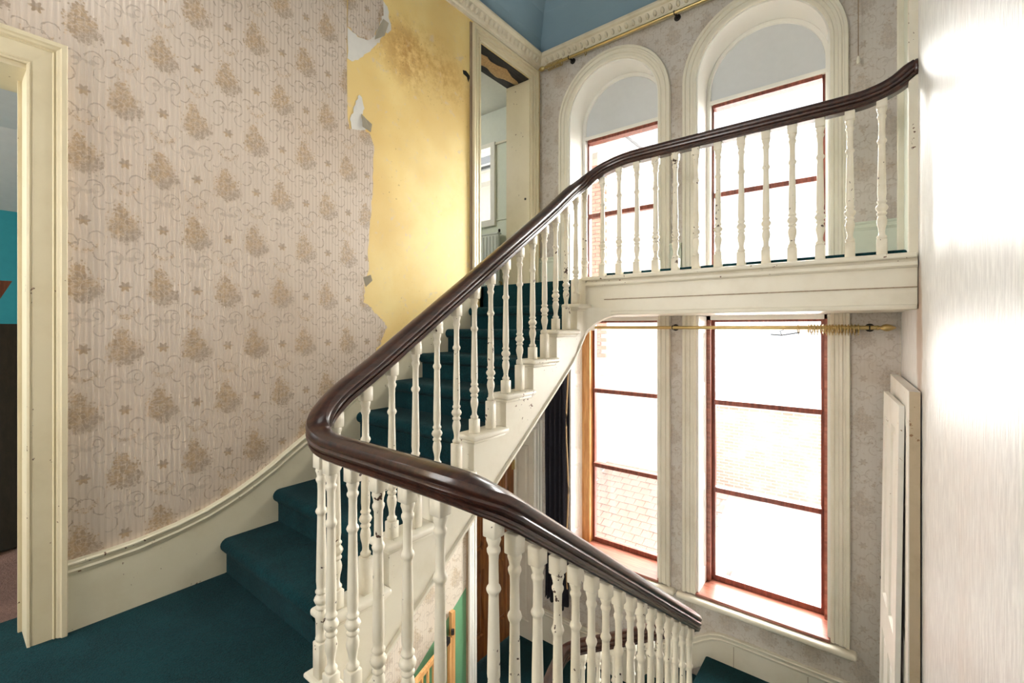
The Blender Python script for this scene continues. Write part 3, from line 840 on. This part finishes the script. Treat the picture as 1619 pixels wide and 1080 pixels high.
# lower doorway under the stairs with stripped pine door
d3 = empty('door_3', (-.28, 3.36, ZF), 'stripped pine panelled door below the upper flight', 'door', None, 'structure')
MB().planar(casing(.11), [(.0, 2.92, ZF), (0, 2.92, -1.05), (0, 3.80, -1.05), (0, 3.80, ZF)], (1, 0, 0)).build('architrave', M['white_paint'], d3)
panelled('jamb_panel', (0, 3.80, ZF), (-1, 0, 0), (0, 0, 1), (0, -1, 0), T, 2.17, .014, [(.06, .24, .18, .92), (.06, .24, 1.05, 2.0)], M['cream'], d3, .008)
MB().box(-T, 0, 2.906, 2.92, ZF, -1.05).build('jamb', M['white_paint'], d3)
MB().box(-T, 0, 2.92, 3.79, -1.065, -1.05).build('head_lining', M['white_paint'], d3)
panelled('door_leaf', (-.29, 2.93, ZF + .01), (0, 1, 0), (0, 0, 1), (1, 0, 0), .85, 2.14, .04,
         [(.11, .38, .22, .86), (.47, .74, .22, .86), (.11, .38, 1.06, 1.98), (.47, .74, 1.06, 1.98)], M['pine_door'], d3, .016)
for z in (-1.45, -2.06, -2.95):
    MB().box(-.252, -.243, 3.745, 3.785, z - .045, z + .045).lathe([(.008, -.05), (.008, .05)], 8, (-.243, 3.783, z)).build('hinge', M['brass'], d3)

# architrave of the doorway in the right wall on the upper landing
d4 = empty('door_4', (xr(3.5), 3.5, ZU), 'pale architrave of a doorway at the far right of upper landing', 'doorway', None, 'structure')
MB().planar([(-a, o) for a, o in casing(.13)], [(xr(3.72), 3.72, ZU), (xr(3.72), 3.72, 2.55)], (-1, 0, 0)).build('architrave', M['cream'], d4)
MB().box(xr(3.5) - .012, xr(3.5) + .01, 3.1, 3.6, ZU, 2.5).build('door_leaf', M['pale_green'], d4)
st = struct('trim_post', MB().bevbox(2.852, 2.893, 3.0, 3.075, .09, 2.85, .004), M['cream_chip'], 'cream half post against the right wall where the balcony rail ends')

# ------------------------------------------------------------------ stairs
def step_mesh(x0, x1, ny, z, riser, going, first):
    """carpeted step: rolled nosing at y = ny, tread top at z"""
    r = .036
    pr = [(ny + .03, z - riser), (ny + .03, z - 2 * r - .012), (ny + .026, z - 2 * r - .004)]
    for i in range(9):
        a = math.radians(-90 - 22.5 * i)
        pr.append((ny + r + r * math.cos(a), z - r + r * math.sin(a)))
    pr += [(ny + going + .04, z), (ny + going + .04, z - riser)]
    n = len(pr)
    return MB().prism([(0, y, zz) for y, zz in pr], (x0, 0, 0), (x1, 0, 0))


uf = empty('stair_flight', (.5, 2.0, ZL), 'upper stair flight in dark teal carpet climbing the left wall', 'staircase')
for k in range(9):
    ny, z = N0 + GO * k, ZL + RIS * (k + 1)
    sk_ = 0.10 if k == 0 else 0.0
    mb = step_mesh(.022, .955, ny, z - .0005 * (k == 8), RIS, GO if k < 8 else .06, k == 0)
    mb.build('step', M['carpet'], uf, True, 50)
    if k < 8:
        t = MB()
        # white tread end with return nosing
        t.bevbox(.945, 1.095, ny - .005, ny + GO + .018, z - .033, z - .002, .012, 3)
        t.bevbox(.95, 1.076, ny + .012, ny + GO + .004, z - .052, z - .030, .008, 2)
        t.box(.945, XS + .004, ny + .022, ny + GO + .02, z - RIS - .01, z - .034)
        t.build('tread_end', M['cream_chip'], uf, True)
# closed cut string: saw-tooth above, sloping below, sweeping into the landing fascia
sb = lambda y: -.266 - .735 * (2.77 - y)
up = [(N0 + .03, ZL - .02)]
for k in range(8):
    ny, z = N0 + GO * k, ZL + RIS * (k + 1)
    up += [(ny + .03, z - .04), (min(2.98, ny + GO + .03), z - .04)]
poly = [(0, .86, ZL - .30)] + [(0, y, z) for y, z in up] + [(0, 2.98, .02)]
bend = [(2.93, -.085), (2.86, -.165), (2.77, -.262)]
poly += [(0, y, z) for y, z in bend] + [(0, 2.55, sb(2.55)), (0, .95, sb(.95))]
MB().prism(poly, (XS - .035, 0, 0), (XS, 0, 0)).build('string', M['cream'], uf)
# moulded lower edge of the string
lower = [(XS, .95, sb(.95)), (XS, 2.55, sb(2.55)), (XS, 2.77, -.262), (XS, 2.86, -.165), (XS, 2.93, -.085), (XS, 2.975, -.02)]
MB().planar([(0, 0), (0, .012), (.014, .012), (.02, 0)], lower, (1, 0, 0)).build('string_bead', M['cream'], uf)
# plastered soffit of the flight
MB().prism([(0, .86, ZL - .24), (0, .95, sb(.95) + .012), (0, 2.77, -.25), (0, 3.02, -.0), (0, 3.02, .1), (0, 2.75, -.1), (0, .95, sb(.95) + .06)], (.006, 0, 0), (XS - .036, 0, 0)).build('soffit', M['white_plain'], uf)

# balcony fascia of the upper landing with the swept bracket that joins the string
bf2 = empty('landing_fascia', (2.0, 3.0, .1), 'cream moulded balcony fascia edging the upper landing', 'fascia')
m = MB().box(XS - .03, 2.884, 2.985, 3.02, .09, ZU - .02)
m.build('fascia_board', M['cream'], bf2)
MB().planar([(0, 0), (-.02, .004), (-.035, .012), (-.05, .028), (-.066, .03), (-.075, .02), (-.075, 0)], [(XS - .02, 2.985, ZU - .005 + .075 - .06), (2.884, 2.985, ZU - .005 + .075 - .06)], (0, -1, 0)).build('fascia_cap', M['cream_chip'], bf2)
MB().bevbox(XS - .03, 2.884, 2.945, 3.085, ZU - .022, ZU + .004, .010, 3).build('nosing', M['cream_chip'], bf2, True)
MB().bevbox(1.25, 2.884, 2.968, 2.99, .085, .112, .008, 2).build('bottom_bead', M['cream'], bf2, True)
MB().box(1.2, 2.884, 2.978, 2.986, .195, .2).build('panel_line', M['bare_wood'], bf2)
# wreathed piece: the lower edge sweeps from the slope of the string to level
n = 12; v = []
for i in range(n + 1):
    a = i / n * math.pi / 2
    x = XS + .34 - .34 * math.cos(a) ; zlow = -.10 + .195 * math.sin(a) ** .9
    y = 2.985 - .0 - .10 * (1 - math.sin(a)) ** 2
    v += [(x, y, zlow), (x, y, .14), (x, y + .05, zlow), (x, y + .05, .14)]
f = []
for i in range(n):
    o = i * 4; q = o + 4
    f += [(o, q, q + 1, o + 1), (o + 2, o + 3, q + 3, q + 2), (o, o + 2, q + 2, q), (o + 1, q + 1, q + 3, o + 3)]
f += [(0, 1, 3, 2), (n * 4, n * 4 + 2, n * 4 + 3, n * 4 + 1)]
MB().raw(v, f).build('swept_bracket', M['cream'], bf2, True)
MB().box(.94, XS + .002, 2.955, 3.07, .12, ZU - .004).build('riser_end', M['cream'], bf2)
MB().bevbox(1.12, 2.85, 3.058, 3.13, ZU - .01, ZU + .036, .012, 3).build('carpet_edge', M['carpet'], bf2, True)

# right flight down to the quarter landing, against the right wall
R2 = (ZL - ZQ) / 8; G2 = (2.70 - .93) / 7
rf = empty('stair_flight', (2.4, 1.8, ZQ), 'lower stair flight dropping along the right wall to the window landing', 'staircase')
for k in range(7):
    z = ZL - R2 * (k + 1); y1 = .93 + G2 * (k + 1)
    MB().bevbox(1.86, xr(1.8) - .025, y1 - G2, y1 + .03, z - R2 - .05, z, .018, 3).build('step', M['carpet'], rf, True)
    MB().bevbox(1.84, 1.97, y1 - G2, y1 + .035, z - .03, z + .003, .01, 2).build('tread_end', M['cream'], rf, True)
zl2 = lambda y: ZL - R2 - (R2 / G2) * (y - .93)
MB().prism([(0, .90, ZL - .02), (0, 2.72, ZQ + .0), (0, 2.72, ZQ - .38), (0, .90, ZL - .45)], (1.86, 0, 0), (1.895, 0, 0)).build('string', M['cream'], rf)
# three steps from the quarter landing to the lower floor
qf = empty('stair_flight', (1.3, 3.3, ZF), 'three teal carpeted steps beneath the window sills', 'staircase')
R3 = (ZQ - ZF) / 3
for k in range(2):
    z = ZQ - R3 * (k + 1)
    MB().bevbox(1.65 - .25 * (k + 1), 1.67 - .25 * k, 2.80, D - .024, ZF, z, .02, 3).build('step', M['carpet'], qf, True)
MB().box(1.05, 1.66, 2.775, 2.80, ZF - .25, ZF + .02).build('string', M['cream'], qf)
# lowest flight, going down under the upper flight
lf = empty('stair_flight', (.5, 2.0, -4.6), 'lowest flight disappearing under the upper flight beside the gate', 'staircase')
for k in range(6):
    z = ZF - .1833 * (k + 1); y0 = 2.70 - GO * (k + 1)
    MB().bevbox(.022, .95, y0 - .02, y0 + GO + .02, z - .2, z, .018, 3).build('step', M['carpet'], lf, True)
MB().prism([(0, 2.72, ZF - .02), (0, 1.0, ZF - 1.2), (0, 1.0, ZF - 1.55), (0, 2.72, ZF - .37)], (.95, 0, 0), (.985, 0, 0)).build('string', M['cream'], lf)

# ------------------------------------------------------------------ balustrade: one continuous mahogany rail and its balusters
SHAFT = [(.020, 0), (.025, .012), (.025, .022), (.017, .034), (.015, .055), (.018, .085), (.0235, .115), (.0255, .14), (.022, .165), (.0175, .18), (.0245, .19), (.0245, .20),
         (.019, .208), (.019, .213), (.027, .225), (.031, .24), (.027, .255), (.019, .268), (.019, .273), (.0245, .282), (.0245, .291), (.019, .30), (.0195, .32), (.0215, .345),
         (.0205, .45), (.0185, .58), (.0165, .72), (.0165, .728), (.0215, .738), (.0245, .75), (.0215, .762), (.0165, .772), (.0163, .80), (.0155, .87), (.0165, .91),
         (.0225, .93), (.0225, .94), (.018, .95), (.0195, .965), (.0245, .985), (.0225, 1.0)]
cache = {}


def baluster_mesh(total, base, topb, fat=1.0):
    key = (round(total, 3), round(base, 3), round(topb, 3), fat)
    if key in cache: return cache[key]
    w = .0225 * fat; t = total - base - topb
    m = MB().bevbox(-w, w, -w, w, 0, base, .003, 1)
    m.lathe([(r * .87 * fat, base + h * t) for r, h in SHAFT], 12)
    m.bevbox(-w, w, -w, w, base + t, total, .003, 1)
    me = m.mesh('baluster'); shade(me, math.radians(50)); me.materials.append(M['baluster']); cache[key] = me
    return me


bal = empty('balustrade', (XS, .9, ZL), 'cream turned balustrade with continuous dark mahogany handrail round the stair well', 'balustrade')


def baluster(x, y, z, total, base, topb, fat=1.0):
    total = round(total / .004) * .004
    o = link('baluster', baluster_mesh(total, base, topb, fat), None, None)
    o.location = (x, y, z); adopt(o, bal); return o


RW = [(-.026, -.045), (-.030, -.040), (-.030, -.034), (-.036, -.030), (-.0365, -.022), (-.031, -.019), (-.040, -.012), (-.0425, -.004), (-.039, .002), (-.0365, .004), (-.042, .012), (-.0425, .022), (-.036, .034), (-.022, .0415), (0, .0445)]
RPROF = RW + [(-a, c) for a, c in reversed(RW[:-1])]
XB = 1.03
zu = lambda y: nose(y) + .782
zd = lambda y: -.533 - .687 * (y - 1.024)
pts = [(2.886, 3.03, 1.292), (2.855, 3.03, 1.275), (2.80, 3.03, 1.235), (2.72, 3.03, 1.207), (2.6, 3.03, 1.194), (2.2, 3.03, 1.192), (1.8, 3.03, 1.192), (1.45, 3.03, 1.19),
       (1.32, 3.03, 1.182), (1.20, 3.022, 1.155), (1.12, 3.0, 1.118), (1.06, 2.955, 1.065), (1.035, 2.88, 1.005), (XB, 2.78, zu(2.78) + .012)]
pts += [(XB, y, zu(y)) for y in (2.5, 2.1, 1.7, 1.4, 1.2)]
pts += [(XB, 1.10, zu(1.10) + .004), (1.031, 1.01, -.272), (1.038, .945, -.328), (1.06, .902, -.376), (1.10, .882, -.408), (1.16, .880, -.424), (1.25, .88, -.428), (1.5, .88, -.43), (1.68, .88, -.431),
        (1.76, .884, -.434), (1.83, .90, -.444), (1.875, .935, -.468), (1.895, .99, -.507)]
pts += [(1.90, y, zd(y)) for y in (1.06, 1.3, 1.7, 2.1, 2.4, 2.62)]
pts += [(1.897, 2.72, -1.70), (1.88, 2.79, -1.75), (1.84, 2.835, -1.80), (1.76, 2.85, -1.86), (1.68, 2.85, -1.905), (1.4, 2.85, -2.08), (1.12, 2.85, -2.25), (1.04, 2.835, -2.295), (.99, 2.79, -2.33), (.972, 2.71, -2.385), (.97, 2.5, -2.53), (.97, 2.1, -2.81), (.97, 1.6, -3.16)]
path = catmull(pts, 5)
ro = rail_mesh(path, RPROF).build('handrail', M['rail'], bal, True, 32)
ro['label'] = 'dark polished mahogany handrail'
MB().lathe([(.046, 0), (.05, .006), (.05, .014)], 16, (2.873, 3.03, 1.286), 'x').build('rail_rosette', M['rail'], bal, True)

# upper flight: two per tread
for k in range(8):
    ny, z = N0 + GO * k, ZL + RIS * (k + 1)
    for j, dy in enumerate((.062, .196)):
        y = ny + dy
        tot = (zu(y) - .05) - z + (.004 if k < 7 else .02)
        baluster(XB, y, z - .002, tot, .075 if j == 0 else .155, .06)
for i in range(13):
    x = 1.163 + .1322 * i
    rz = 1.192 - .045
    if i == 0: rz = 1.14 - .05
    if i == 12: rz += .03
    baluster(x, 3.028, ZU + .003, rz - ZU, .09, .05)
for i, (x, y) in enumerate(((1.105, .888), (1.185, .88), (1.321, .88), (1.465, .88), (1.61, .88), (1.75, .882), (1.885, .955))):
    tp = (-.472, -.474, -.475, -.475, -.475, -.478, -.525)[i]
    baluster(x, y, ZL + .011, tp - ZL - .006, .13 if i % 2 == 0 else .055, .055)
for i in range(15):
    y = 1.03 + .1145 * i
    tp = zd(y) - .05
    k = min(7, max(0, int((y - .93) / G2)))
    zb = ZL - R2 * (k + 1)
    baluster(1.90, y, zb, tp - zb, .16 if i % 2 else .10, .06)
for i, x in enumerate((1.72, 1.59, 1.47, 1.34, 1.22, 1.10)):
    zt = -1.905 - .615 * (1.68 - x) - .045
    k = 0 if x > 1.65 else int((1.65 - x) / .25) + 1
    zb = ZQ - R3 * k if x > 1.15 else ZF
    baluster(x, 2.85, zb, zt - zb, .12, .06)
for i in range(6):
    y = 2.66 - .134 * i
    k = int((2.70 - y) / GO); zb = ZF - .1833 * (k + 1)
    zt = -2.42 - .70 * (2.66 - y) - .045
    baluster(.97, y, zb, zt - zb, .12, .06)

# ------------------------------------------------------------------ curtain poles, rings, curtain
def ring_mesh():
    m = MB().torus((0, 0, 0), .029, .0036, 'x', 20, 6).torus((0, 0, -.037), .006, .0016, 'x', 8, 5)
    me = m.mesh('curtain_ring'); shade(me, 1.5); me.materials.append(M['brass']); return me


def finial(x, y, z, s):
    return MB().lathe([(.012, 0), (.017, .006), (.012, .014), (.010, .02), (.018, .032), (.024, .048), (.022, .064), (.014, .082), (.005, .096), (.001, .1)] if s > 0 else
                      [(.001, -.1), (.005, -.096), (.014, -.082), (.022, -.064), (.024, -.048), (.018, -.032), (.010, -.02), (.012, -.014), (.017, -.006), (.012, 0)], 14, (x, y, z), 'x')


def pole(z, x0, x1, label, brackets, both):
    p = empty('curtain_pole', ((x0 + x1) / 2, 3.82, z), label, 'curtain pole')
    MB().lathe([(.0135, x0), (.0135, x1)], 12, (0, 3.82, z), 'x').build('rod', M['brass'], p, True)
    finial(x1, 3.82, z, 1).build('finial', M['brass'], p, True)
    finial(x0, 3.82, z, -1).build('finial', M['brass'], p, True)
    for bx in brackets:
        MB().lathe([(.028, 0), (.028, -.006), (.012, -.010), (.008, -.05), (.008, -.065)], 12, (bx, D, z), 'y').torus((bx, 3.82, z), .015, .004, 'x', 14, 6).build('bracket', M['dark_iron'], p, True)
    return p


pole(2.62, .14, 2.70, 'upper brass curtain pole above the arched windows', (.40, 1.42, 2.55), True)
pole(-.005, .14, 2.735, 'lower brass curtain pole under the upper landing', (.09 + .09, 1.405, 2.70), True)
rm = ring_mesh()


def ring(x, z, label, group):
    o = link('curtain_ring', rm, None, None); o.location = (x, 3.82, z - .009); o.rotation_euler = (random.uniform(-.1, .1), 0, random.uniform(-.22, .22))
    tag(o, label, 'curtain ring', group)
    return o


ORD = 'first second third fourth fifth sixth seventh eighth ninth tenth eleventh twelfth thirteenth fourteenth fifteenth sixteenth seventeenth'.split()
for i in range(17): ring(2.64 - .0175 * i, -.005, 'brass curtain ring on the lower pole, %s from the right finial' % ORD[i], 'rings bunched on the lower pole')
ring(2.30, -.005, 'brass curtain ring standing apart from the bunch on lower pole', None)
for i in range(9): ring(.165 + .019 * i, 2.62, 'brass curtain ring on the upper pole, %s from the wall corner' % ORD[i], 'rings bunched on the upper pole')
ring(.58, 2.62, 'brass curtain ring standing alone along the upper pole', None)
dr = empty('draw_hook', (2.2, 3.80, -.06), 'thin metal curtain draw hook hanging below the lower pole', 'hook')
MB().tube([(2.31, 3.80, -.04), (2.28, 3.795, -.045), (2.20, 3.79, -.06), (2.13, 3.785, -.055)], .004, 6).build('arm', M['dark_iron'], dr, True)
MB().tube([(2.20, 3.79, -.06), (2.19, 3.79, -.03), (2.21, 3.80, -.02)], .003, 6).build('catch', M['dark_iron'], dr, True)

# dark curtain bunched at the left of the lower window
cur = empty('curtain', (.27, 3.80, -2.75), 'dark navy curtain hanging bunched at the lower left window', 'curtain')
v = []; f = []; nu, nv = 60, 24
for j in range(nv + 1):
    t = j / nv; z = -.03 - 2.68 * t
    wd = .145 + .012 * math.sin(t * 5) - .02 * (1 - t)
    for i in range(nu + 1):
        s = i / nu
        v.append((.275 + (s - .5) * 2 * wd, 3.79 + .028 * math.sin(s * 34 + .5 * math.sin(t * 3)) + .012 * math.sin(s * 13), z + (.03 * math.sin(s * 31) + .04 * math.sin(s * 7) if j == nv else 0)))
for j in range(nv):
    for i in range(nu):
        o = j * (nu + 1) + i; f.append((o, o + 1, o + nu + 2, o + nu + 1))
me = bpy.data.meshes.new('cloth'); me.from_pydata(v, [], f)
o = link('cloth', me, M['curtain'], cur, True); md = o.modifiers.new('thick', 'SOLIDIFY'); md.thickness = .004
MB().tube([(.415 + .012 * math.sin(z * 5), 3.765, -z) for z in [.05 + .13 * i for i in range(20)]], .007, 6).build('lining_edge', M['curtain_lining'], cur, True)

# light pull cord at the upper right
pc = empty('pull_cord', (2.66, 3.80, 1.2), 'thin white pull cord with toggle hanging beside the upper right window', 'cord')
MB().tube([(2.64, 3.84, 2.66), (2.64, 3.84, 1.82)], .003, 6).build('cord', M['bare_wood'], pc)
MB().lathe([(.003, .0), (.008, -.01), (.011, -.035), (.009, -.05), (.002, -.055)], 10, (2.64, 3.84, 1.82)).build('toggle', M['cream'], pc, True)

# ------------------------------------------------------------------ loose door leaves leaning on the right wall
def leaf(name, a, c, zb, zt, th, lean, panels, label, cat):
    """slab whose stairwell face runs from plan point a to c"""
    a, c = Vector((*a, 0)), Vector((*c, 0)); U = (c - a); w = U.length; U.normalize()
    Nn = Vector((-U.y, U.x, 0));
    if Nn.x > 0: Nn = -Nn
    V = (Vector((0, 0, 1)) - Nn * lean).normalized(); h = zt - zb
    O = Vector((a.x, a.y, zb)) + Nn * lean * h - Nn * th
    e = empty(name, ((a.x + c.x) / 2, (a.y + c.y) / 2, zb), label, cat)
    panelled('door_leaf', O, U, V, U.cross(V) * (1 if U.cross(V).x < 0 else -1), w, h, th, [(p[0] * w, p[1] * w, p[2] * h, p[3] * h) for p in panels], M['loose_white'], e, .016)
    return e


l2 = leaf('loose_door', (2.846, 2.86), (2.805, 3.83), ZQ + .003, -.305, .042, .003, [(.12, .44, .08, .36), (.56, .88, .08, .36), (.12, .44, .46, .92), (.56, .88, .46, .92)], 'tall cream door leaf leaning flat on the right wall behind the shutter', 'door')
l1 = leaf('loose_shutter', (2.816, 3.0), (2.768, 3.62), ZQ + .003, -.395, .022, .012, [(.14, .44, .05, .38), (.56, .86, .05, .38), (.14, .44, .47, .94), (.56, .86, .47, .94)], 'narrow white panelled shutter leaning in front of the loose door', 'shutter')
MB().box(2.848, 2.886, 2.852, 2.858, ZQ + .01, -.306).build('worn_edge', M['worn_edge'], l2)
for z in (-1.55, -1.95, -2.0): MB().lathe([(.010, 0), (.012, -.012), (.006, -.016)], 8, (2.766, 3.625, z), 'x').build('stud', M['dark_iron'], l1)

# ------------------------------------------------------------------ stair gate at the foot of the wall
sg = empty('stair_gate', (.15, 2.3, ZF), 'beech child stair gate swung open against the green wall', 'gate')
A_, B_ = Vector((.05, 2.56, 0)), Vector((.21, 2.02, 0)); U = (B_ - A_).normalized(); L = (B_ - A_).length
zt_, zb_ = -2.50, -3.16


def gbar(p, q, w, d, name, mat):
    p, q = Vector(p), Vector(q); t = (q - p).normalized()
    s = Vector((U.y, -U.x, 0)) if abs(t.z) > .5 else Vector((U.y, -U.x, 0)); u = t.cross(s).normalized()
    pts_ = [p + s * a * d + u * c * w for a, c in ((-1, -1), (1, -1), (1, 1), (-1, 1))]
    return MB().prism(pts_, (0, 0, 0), q - p).build(name, mat, sg)


at = lambda s, z: A_ + U * (L * s) + Vector((0, 0, z))
gbar(at(0, zt_), at(1, zt_), .018, .012, 'top_rail', M['gate_pine'])
gbar(at(0, zb_), at(1, zb_), .018, .012, 'bottom_rail', M['gate_pine'])
for s in (.0, 1.0): gbar(at(s, zb_), at(s, zt_), .016, .012, 'stile', M['gate_pine'])
for i in range(1, 7): gbar(at(i / 7, zb_ + .02), at(i / 7, zt_ - .02), .009, .008, 'gate_bar', M['gate_pine'])
for s in (.08, .98): gbar(at(s - .05, zt_ + .004), at(s + .05, zt_ + .004), .023, .017, 'corner_fitting', M['black_plastic'])
MB().box(.003, .035, 2.60, 2.64, -3.2, -2.32).build('wall_post', M['gate_pine'], sg)
MB().lathe([(.014, -.02), (.014, .02)], 10, (.045, 2.60, -2.47)).build('hinge', M['black_plastic'], sg)

# ------------------------------------------------------------------ rooms beyond the doorways
struct('floor_bedroom', MB().box(-3.2, -T, -2.2, 1.4, ZL - .2, ZL - .01), M['pink_carpet'], 'pinkish carpet seen through the near left doorway')
m = MB().box(-3.3, -3.2, -2.3, 1.5, ZL - .2, 1.02).box(-3.2, -T, 1.4, 1.5, ZL - .2, 1.4).box(-3.2, -T, -2.3, -2.2, ZL - .2, 1.4)
struct('wall_bedroom', m, M['teal_wall'], 'teal painted wall seen through the near left doorway')
m = MB().prism([(-3.3, 0, .98), (-2.0, 0, 1.38), (-2.0, 0, 1.44), (-3.3, 0, 1.04)], (0, -2.3, 0), (0, 1.5, 0)).box(-2.0, -T, -2.3, 1.5, 1.38, 1.44)
struct('ceiling_bedroom', m, M['white_plain'], 'white sloping ceiling of the teal room')
hb = empty('headboard', (-1.9, .33, ZL), 'dark wooden boards leaning inside the teal room', 'board')
MB().prism([(-1.30, 0, ZL), (-1.26, 0, ZL), (-1.70, 0, .02), (-1.74, 0, .02)], (0, .06, 0), (0, .62, 0)).build('panel', M['dark_board'], hb)
MB().prism([(-1.24, 0, ZL), (-1.20, 0, ZL), (-1.62, 0, -.30), (-1.66, 0, -.30)], (0, .10, 0), (0, .20, 0)).build('panel', M['dark_board'], hb)
MB().prism([(-1.72, .10, .0), (-1.69, .10, .0), (-1.69, .16, .0), (-1.72, .16, .0)], (0, 0, -.06), (-.02, .16, .30)).build('post', M['red_board'], hb)

m = MB().box(-3.3, -3.2, 1.5, 4.7, ZU - .2, 3.0).box(-3.2, -T, 1.4, 1.5, ZU - .2, 3.0)
m.box(-3.2, -2.45, 4.6, 4.8, ZU, 3.0).box(-1.24, -T, 4.6, 4.8, ZU, 3.0).box(-2.45, -1.24, 4.6, 4.8, ZU, 1.40).box(-2.45, -1.24, 4.6, 4.8, 2.40, 3.0)
m.box(-T, -T + .1, 3.9, 4.8, ZU - .2, 3.0)
wb = struct('wall_upper_room', m, M['pale_green'], 'pale green wall of the room beyond the upper doorway')
MB().box(-3.2, -T, 4.575, 4.6, 2.40, 2.425).build('picture_rail', M['cream'], wb)
MB().box(-1.17, -T, 4.585, 4.6, 1.40, 1.415).build('dado_rail', M['pale_green'], wb)
MB().box(-3.2, -T, 4.592, 4.6, 2.425, 3.0).build('frieze', M['pale_blue'], wb)
struct('floor_upper_room', MB().box(-3.2, -T, 1.5, 4.6, ZU - .2, ZU - .01).box(-T, 0, 2.975, 3.73, ZU - .2, ZU - .002), M['carpet'], 'carpet of the room beyond the upper doorway')
struct('ceiling_upper_room', MB().box(-3.3, -T, 1.4, 4.8, 2.86, 3.0), M['white_plain'], 'white ceiling of the room beyond the upper doorway')
w5 = empty('window_5', (-1.9, 4.6, 1.4), 'small bright window in the room beyond the upper doorway', 'window', None, 'structure')
for a, c, z0, z1 in ((-2.50, -2.42, 1.34, 2.44), (-1.25, -1.18, 1.34, 2.44), (-2.42, -1.25, 2.385, 2.44), (-2.42, -1.25, 1.34, 1.42)):
    MB().box(a, c, 4.56, 4.61, z0, z1).build('casing', M['white_paint'], w5)
MB().box(-2.42, -1.24, 4.66, 4.70, 2.16, 2.20).build('glazing_bar', M['slate'], w5)
MB().box(-2.45, -1.24, 4.675, 4.68, 1.40, 2.16).build('pane', M['glass_up'], w5)
MB().box(-2.45, -1.24, 4.675, 4.68, 2.20, 2.40).build('pane', M['glass_up'], w5)
ra = empty('radiator', (-1.5, 4.5, .5), 'white panel radiator below the small window', 'radiator')
MB().bevbox(-2.2, -1.06, 4.49, 4.53, .50, 1.22, .008).build('body', M['radiator'], ra)
for i in range(20): MB().bevbox(-2.17 + .056 * i, -2.14 + .056 * i, 4.478, 4.492, .54, 1.18, .006).build('fin', M['radiator'], ra)
MB().bevbox(-2.2, -1.06, 4.48, 4.56, 1.20, 1.225, .004).build('top_grille', M['radiator'], ra)
MB().tube([(-1.03, 4.52, .42), (-1.03, 4.52, .58), (-1.06, 4.52, .58)], .011, 8).build('valve', M['brass'], ra, True)
MB().lathe([(.012, -.02), (.016, 0), (.012, .02)], 10, (-1.045, 4.5, 1.24)).build('bleed_cap', M['dark_iron'], ra, True)

# ------------------------------------------------------------------ outside
struct('ground_yard', MB().box(-20, 25, 4.3, 40, -6.2, -6), M['ground'], 'pale yard ground outside the windows')
# neighbouring house close on the left; its front bricks are laid one by one where the window shows them
nh = empty('brick_house', (-3, 8.5, -6), 'neighbouring brick house seen through the left windows', 'house')
MB().box(-7, -1.28, 8.03, 14, -6, 3.35).build('wall', M['mortar'], nh)
bb = MB().bevbox(-.107, .107, -.04, .04, -.0325, .0325, .006, 1).mesh('brick'); bb.materials.append(M['brick'])
cnt = 0
for j in range(50):
    for i in range(6):
        x = -1.40 - .225 * i - (.1125 if j % 2 else 0)
        if cnt >= 298: break
        o = link('brick', bb, None, None); o.location = (x, 8.03 + random.uniform(-.004, .004), -.55 + .075 * j); adopt(o, nh); cnt += 1
MB().box(-7.2, -1.15, 7.75, 14, 3.3, 3.5).build('eaves', M['stone'], nh)
MB().bevbox(-7.2, -.95, 7.55, 14, 3.5, 3.62, .03).build('gutter', M['stone'], nh)
for i in range(7):
    MB().bevbox(-1.35 - .4 * i, -1.23 - .4 * i, 7.74, 8.03, 2.95, 3.3, .03).build('eaves_bracket', M['stone'], nh)
MB().prism([(-7.2, 0, 3.62), (-.9, 0, 3.62), (-4, 0, 5.8)], (0, 7.6, 0), (0, 14, 0)).build('roof', M['slate'], nh)
MB().box(-1.75, -1.26, 7.8, 8.0, -2.6, -.95).build('stone_pier', M['stone'], nh)
# clay tiled lean-to roof below the left window
lt = empty('outbuilding', (0, 6.5, -6), 'low outbuilding with clay tiled lean-to roof below the left window', 'building')
MB().prism([(0, 5.5, -6), (0, 8.0, -6), (0, 8.0, -2.6), (0, 5.5, -3.75)], (-1.25, 0, 0), (.88, 0, 0)).build('wall', M['brick_wall'], lt)
tl_ = MB().bevbox(-.080, .080, -.10, .10, -.010, .010, .004, 1).mesh('roof_tile'); tl_.materials.append(M['tile'])
pit = math.atan2(1.15, 2.5)
for j in range(19):
    for i in range(13):
        d_ = .08 + j * .142
        o = link('roof_tile', tl_, None, None)
        o.location = (-1.2 + .165 * i + (.08 if j % 2 else 0), 5.5 + d_ * math.cos(pit), -3.735 + d_ * math.sin(pit) + .012 + random.uniform(0, .006))
        o.rotation_euler = (pit - .05, 0, random.uniform(-.01, .01)); adopt(o, lt)
# far brick range and flat white roof beyond the right window
fb = empty('brick_range', (4, 12, -6), 'long brick building across the yard beyond the right window', 'building')
MB().box(-.6, 12, 12, 16, -6, -1.95).build('wall', M['brick_wall'], fb)
MB().bevbox(-.7, 12.1, 11.9, 16, -1.95, -1.82, .03).build('coping', M['stone'], fb)
for k in range(3): MB().box(3.2 + 2.2 * k, 3.55 + 2.2 * k, 11.97, 12.02, -2.9, -2.62).build('air_brick', M['slate'], fb)
fr = empty('flat_roof_annexe', (4, 8, -6), 'white flat roofed annexe between the house and brick range', 'building')
MB().box(-.5, 9, 8.1, 11.95, -6, -4.1).box(1.0, 9, 5.6, 8.1, -6, -4.1).build('wall', M['brick_wall'], fr)
MB().box(-.55, 9.1, 8.06, 11.97, -4.1, -3.98).box(.95, 9.1, 5.5, 8.06, -4.1, -3.98).build('roof', M['white_roof'], fr)
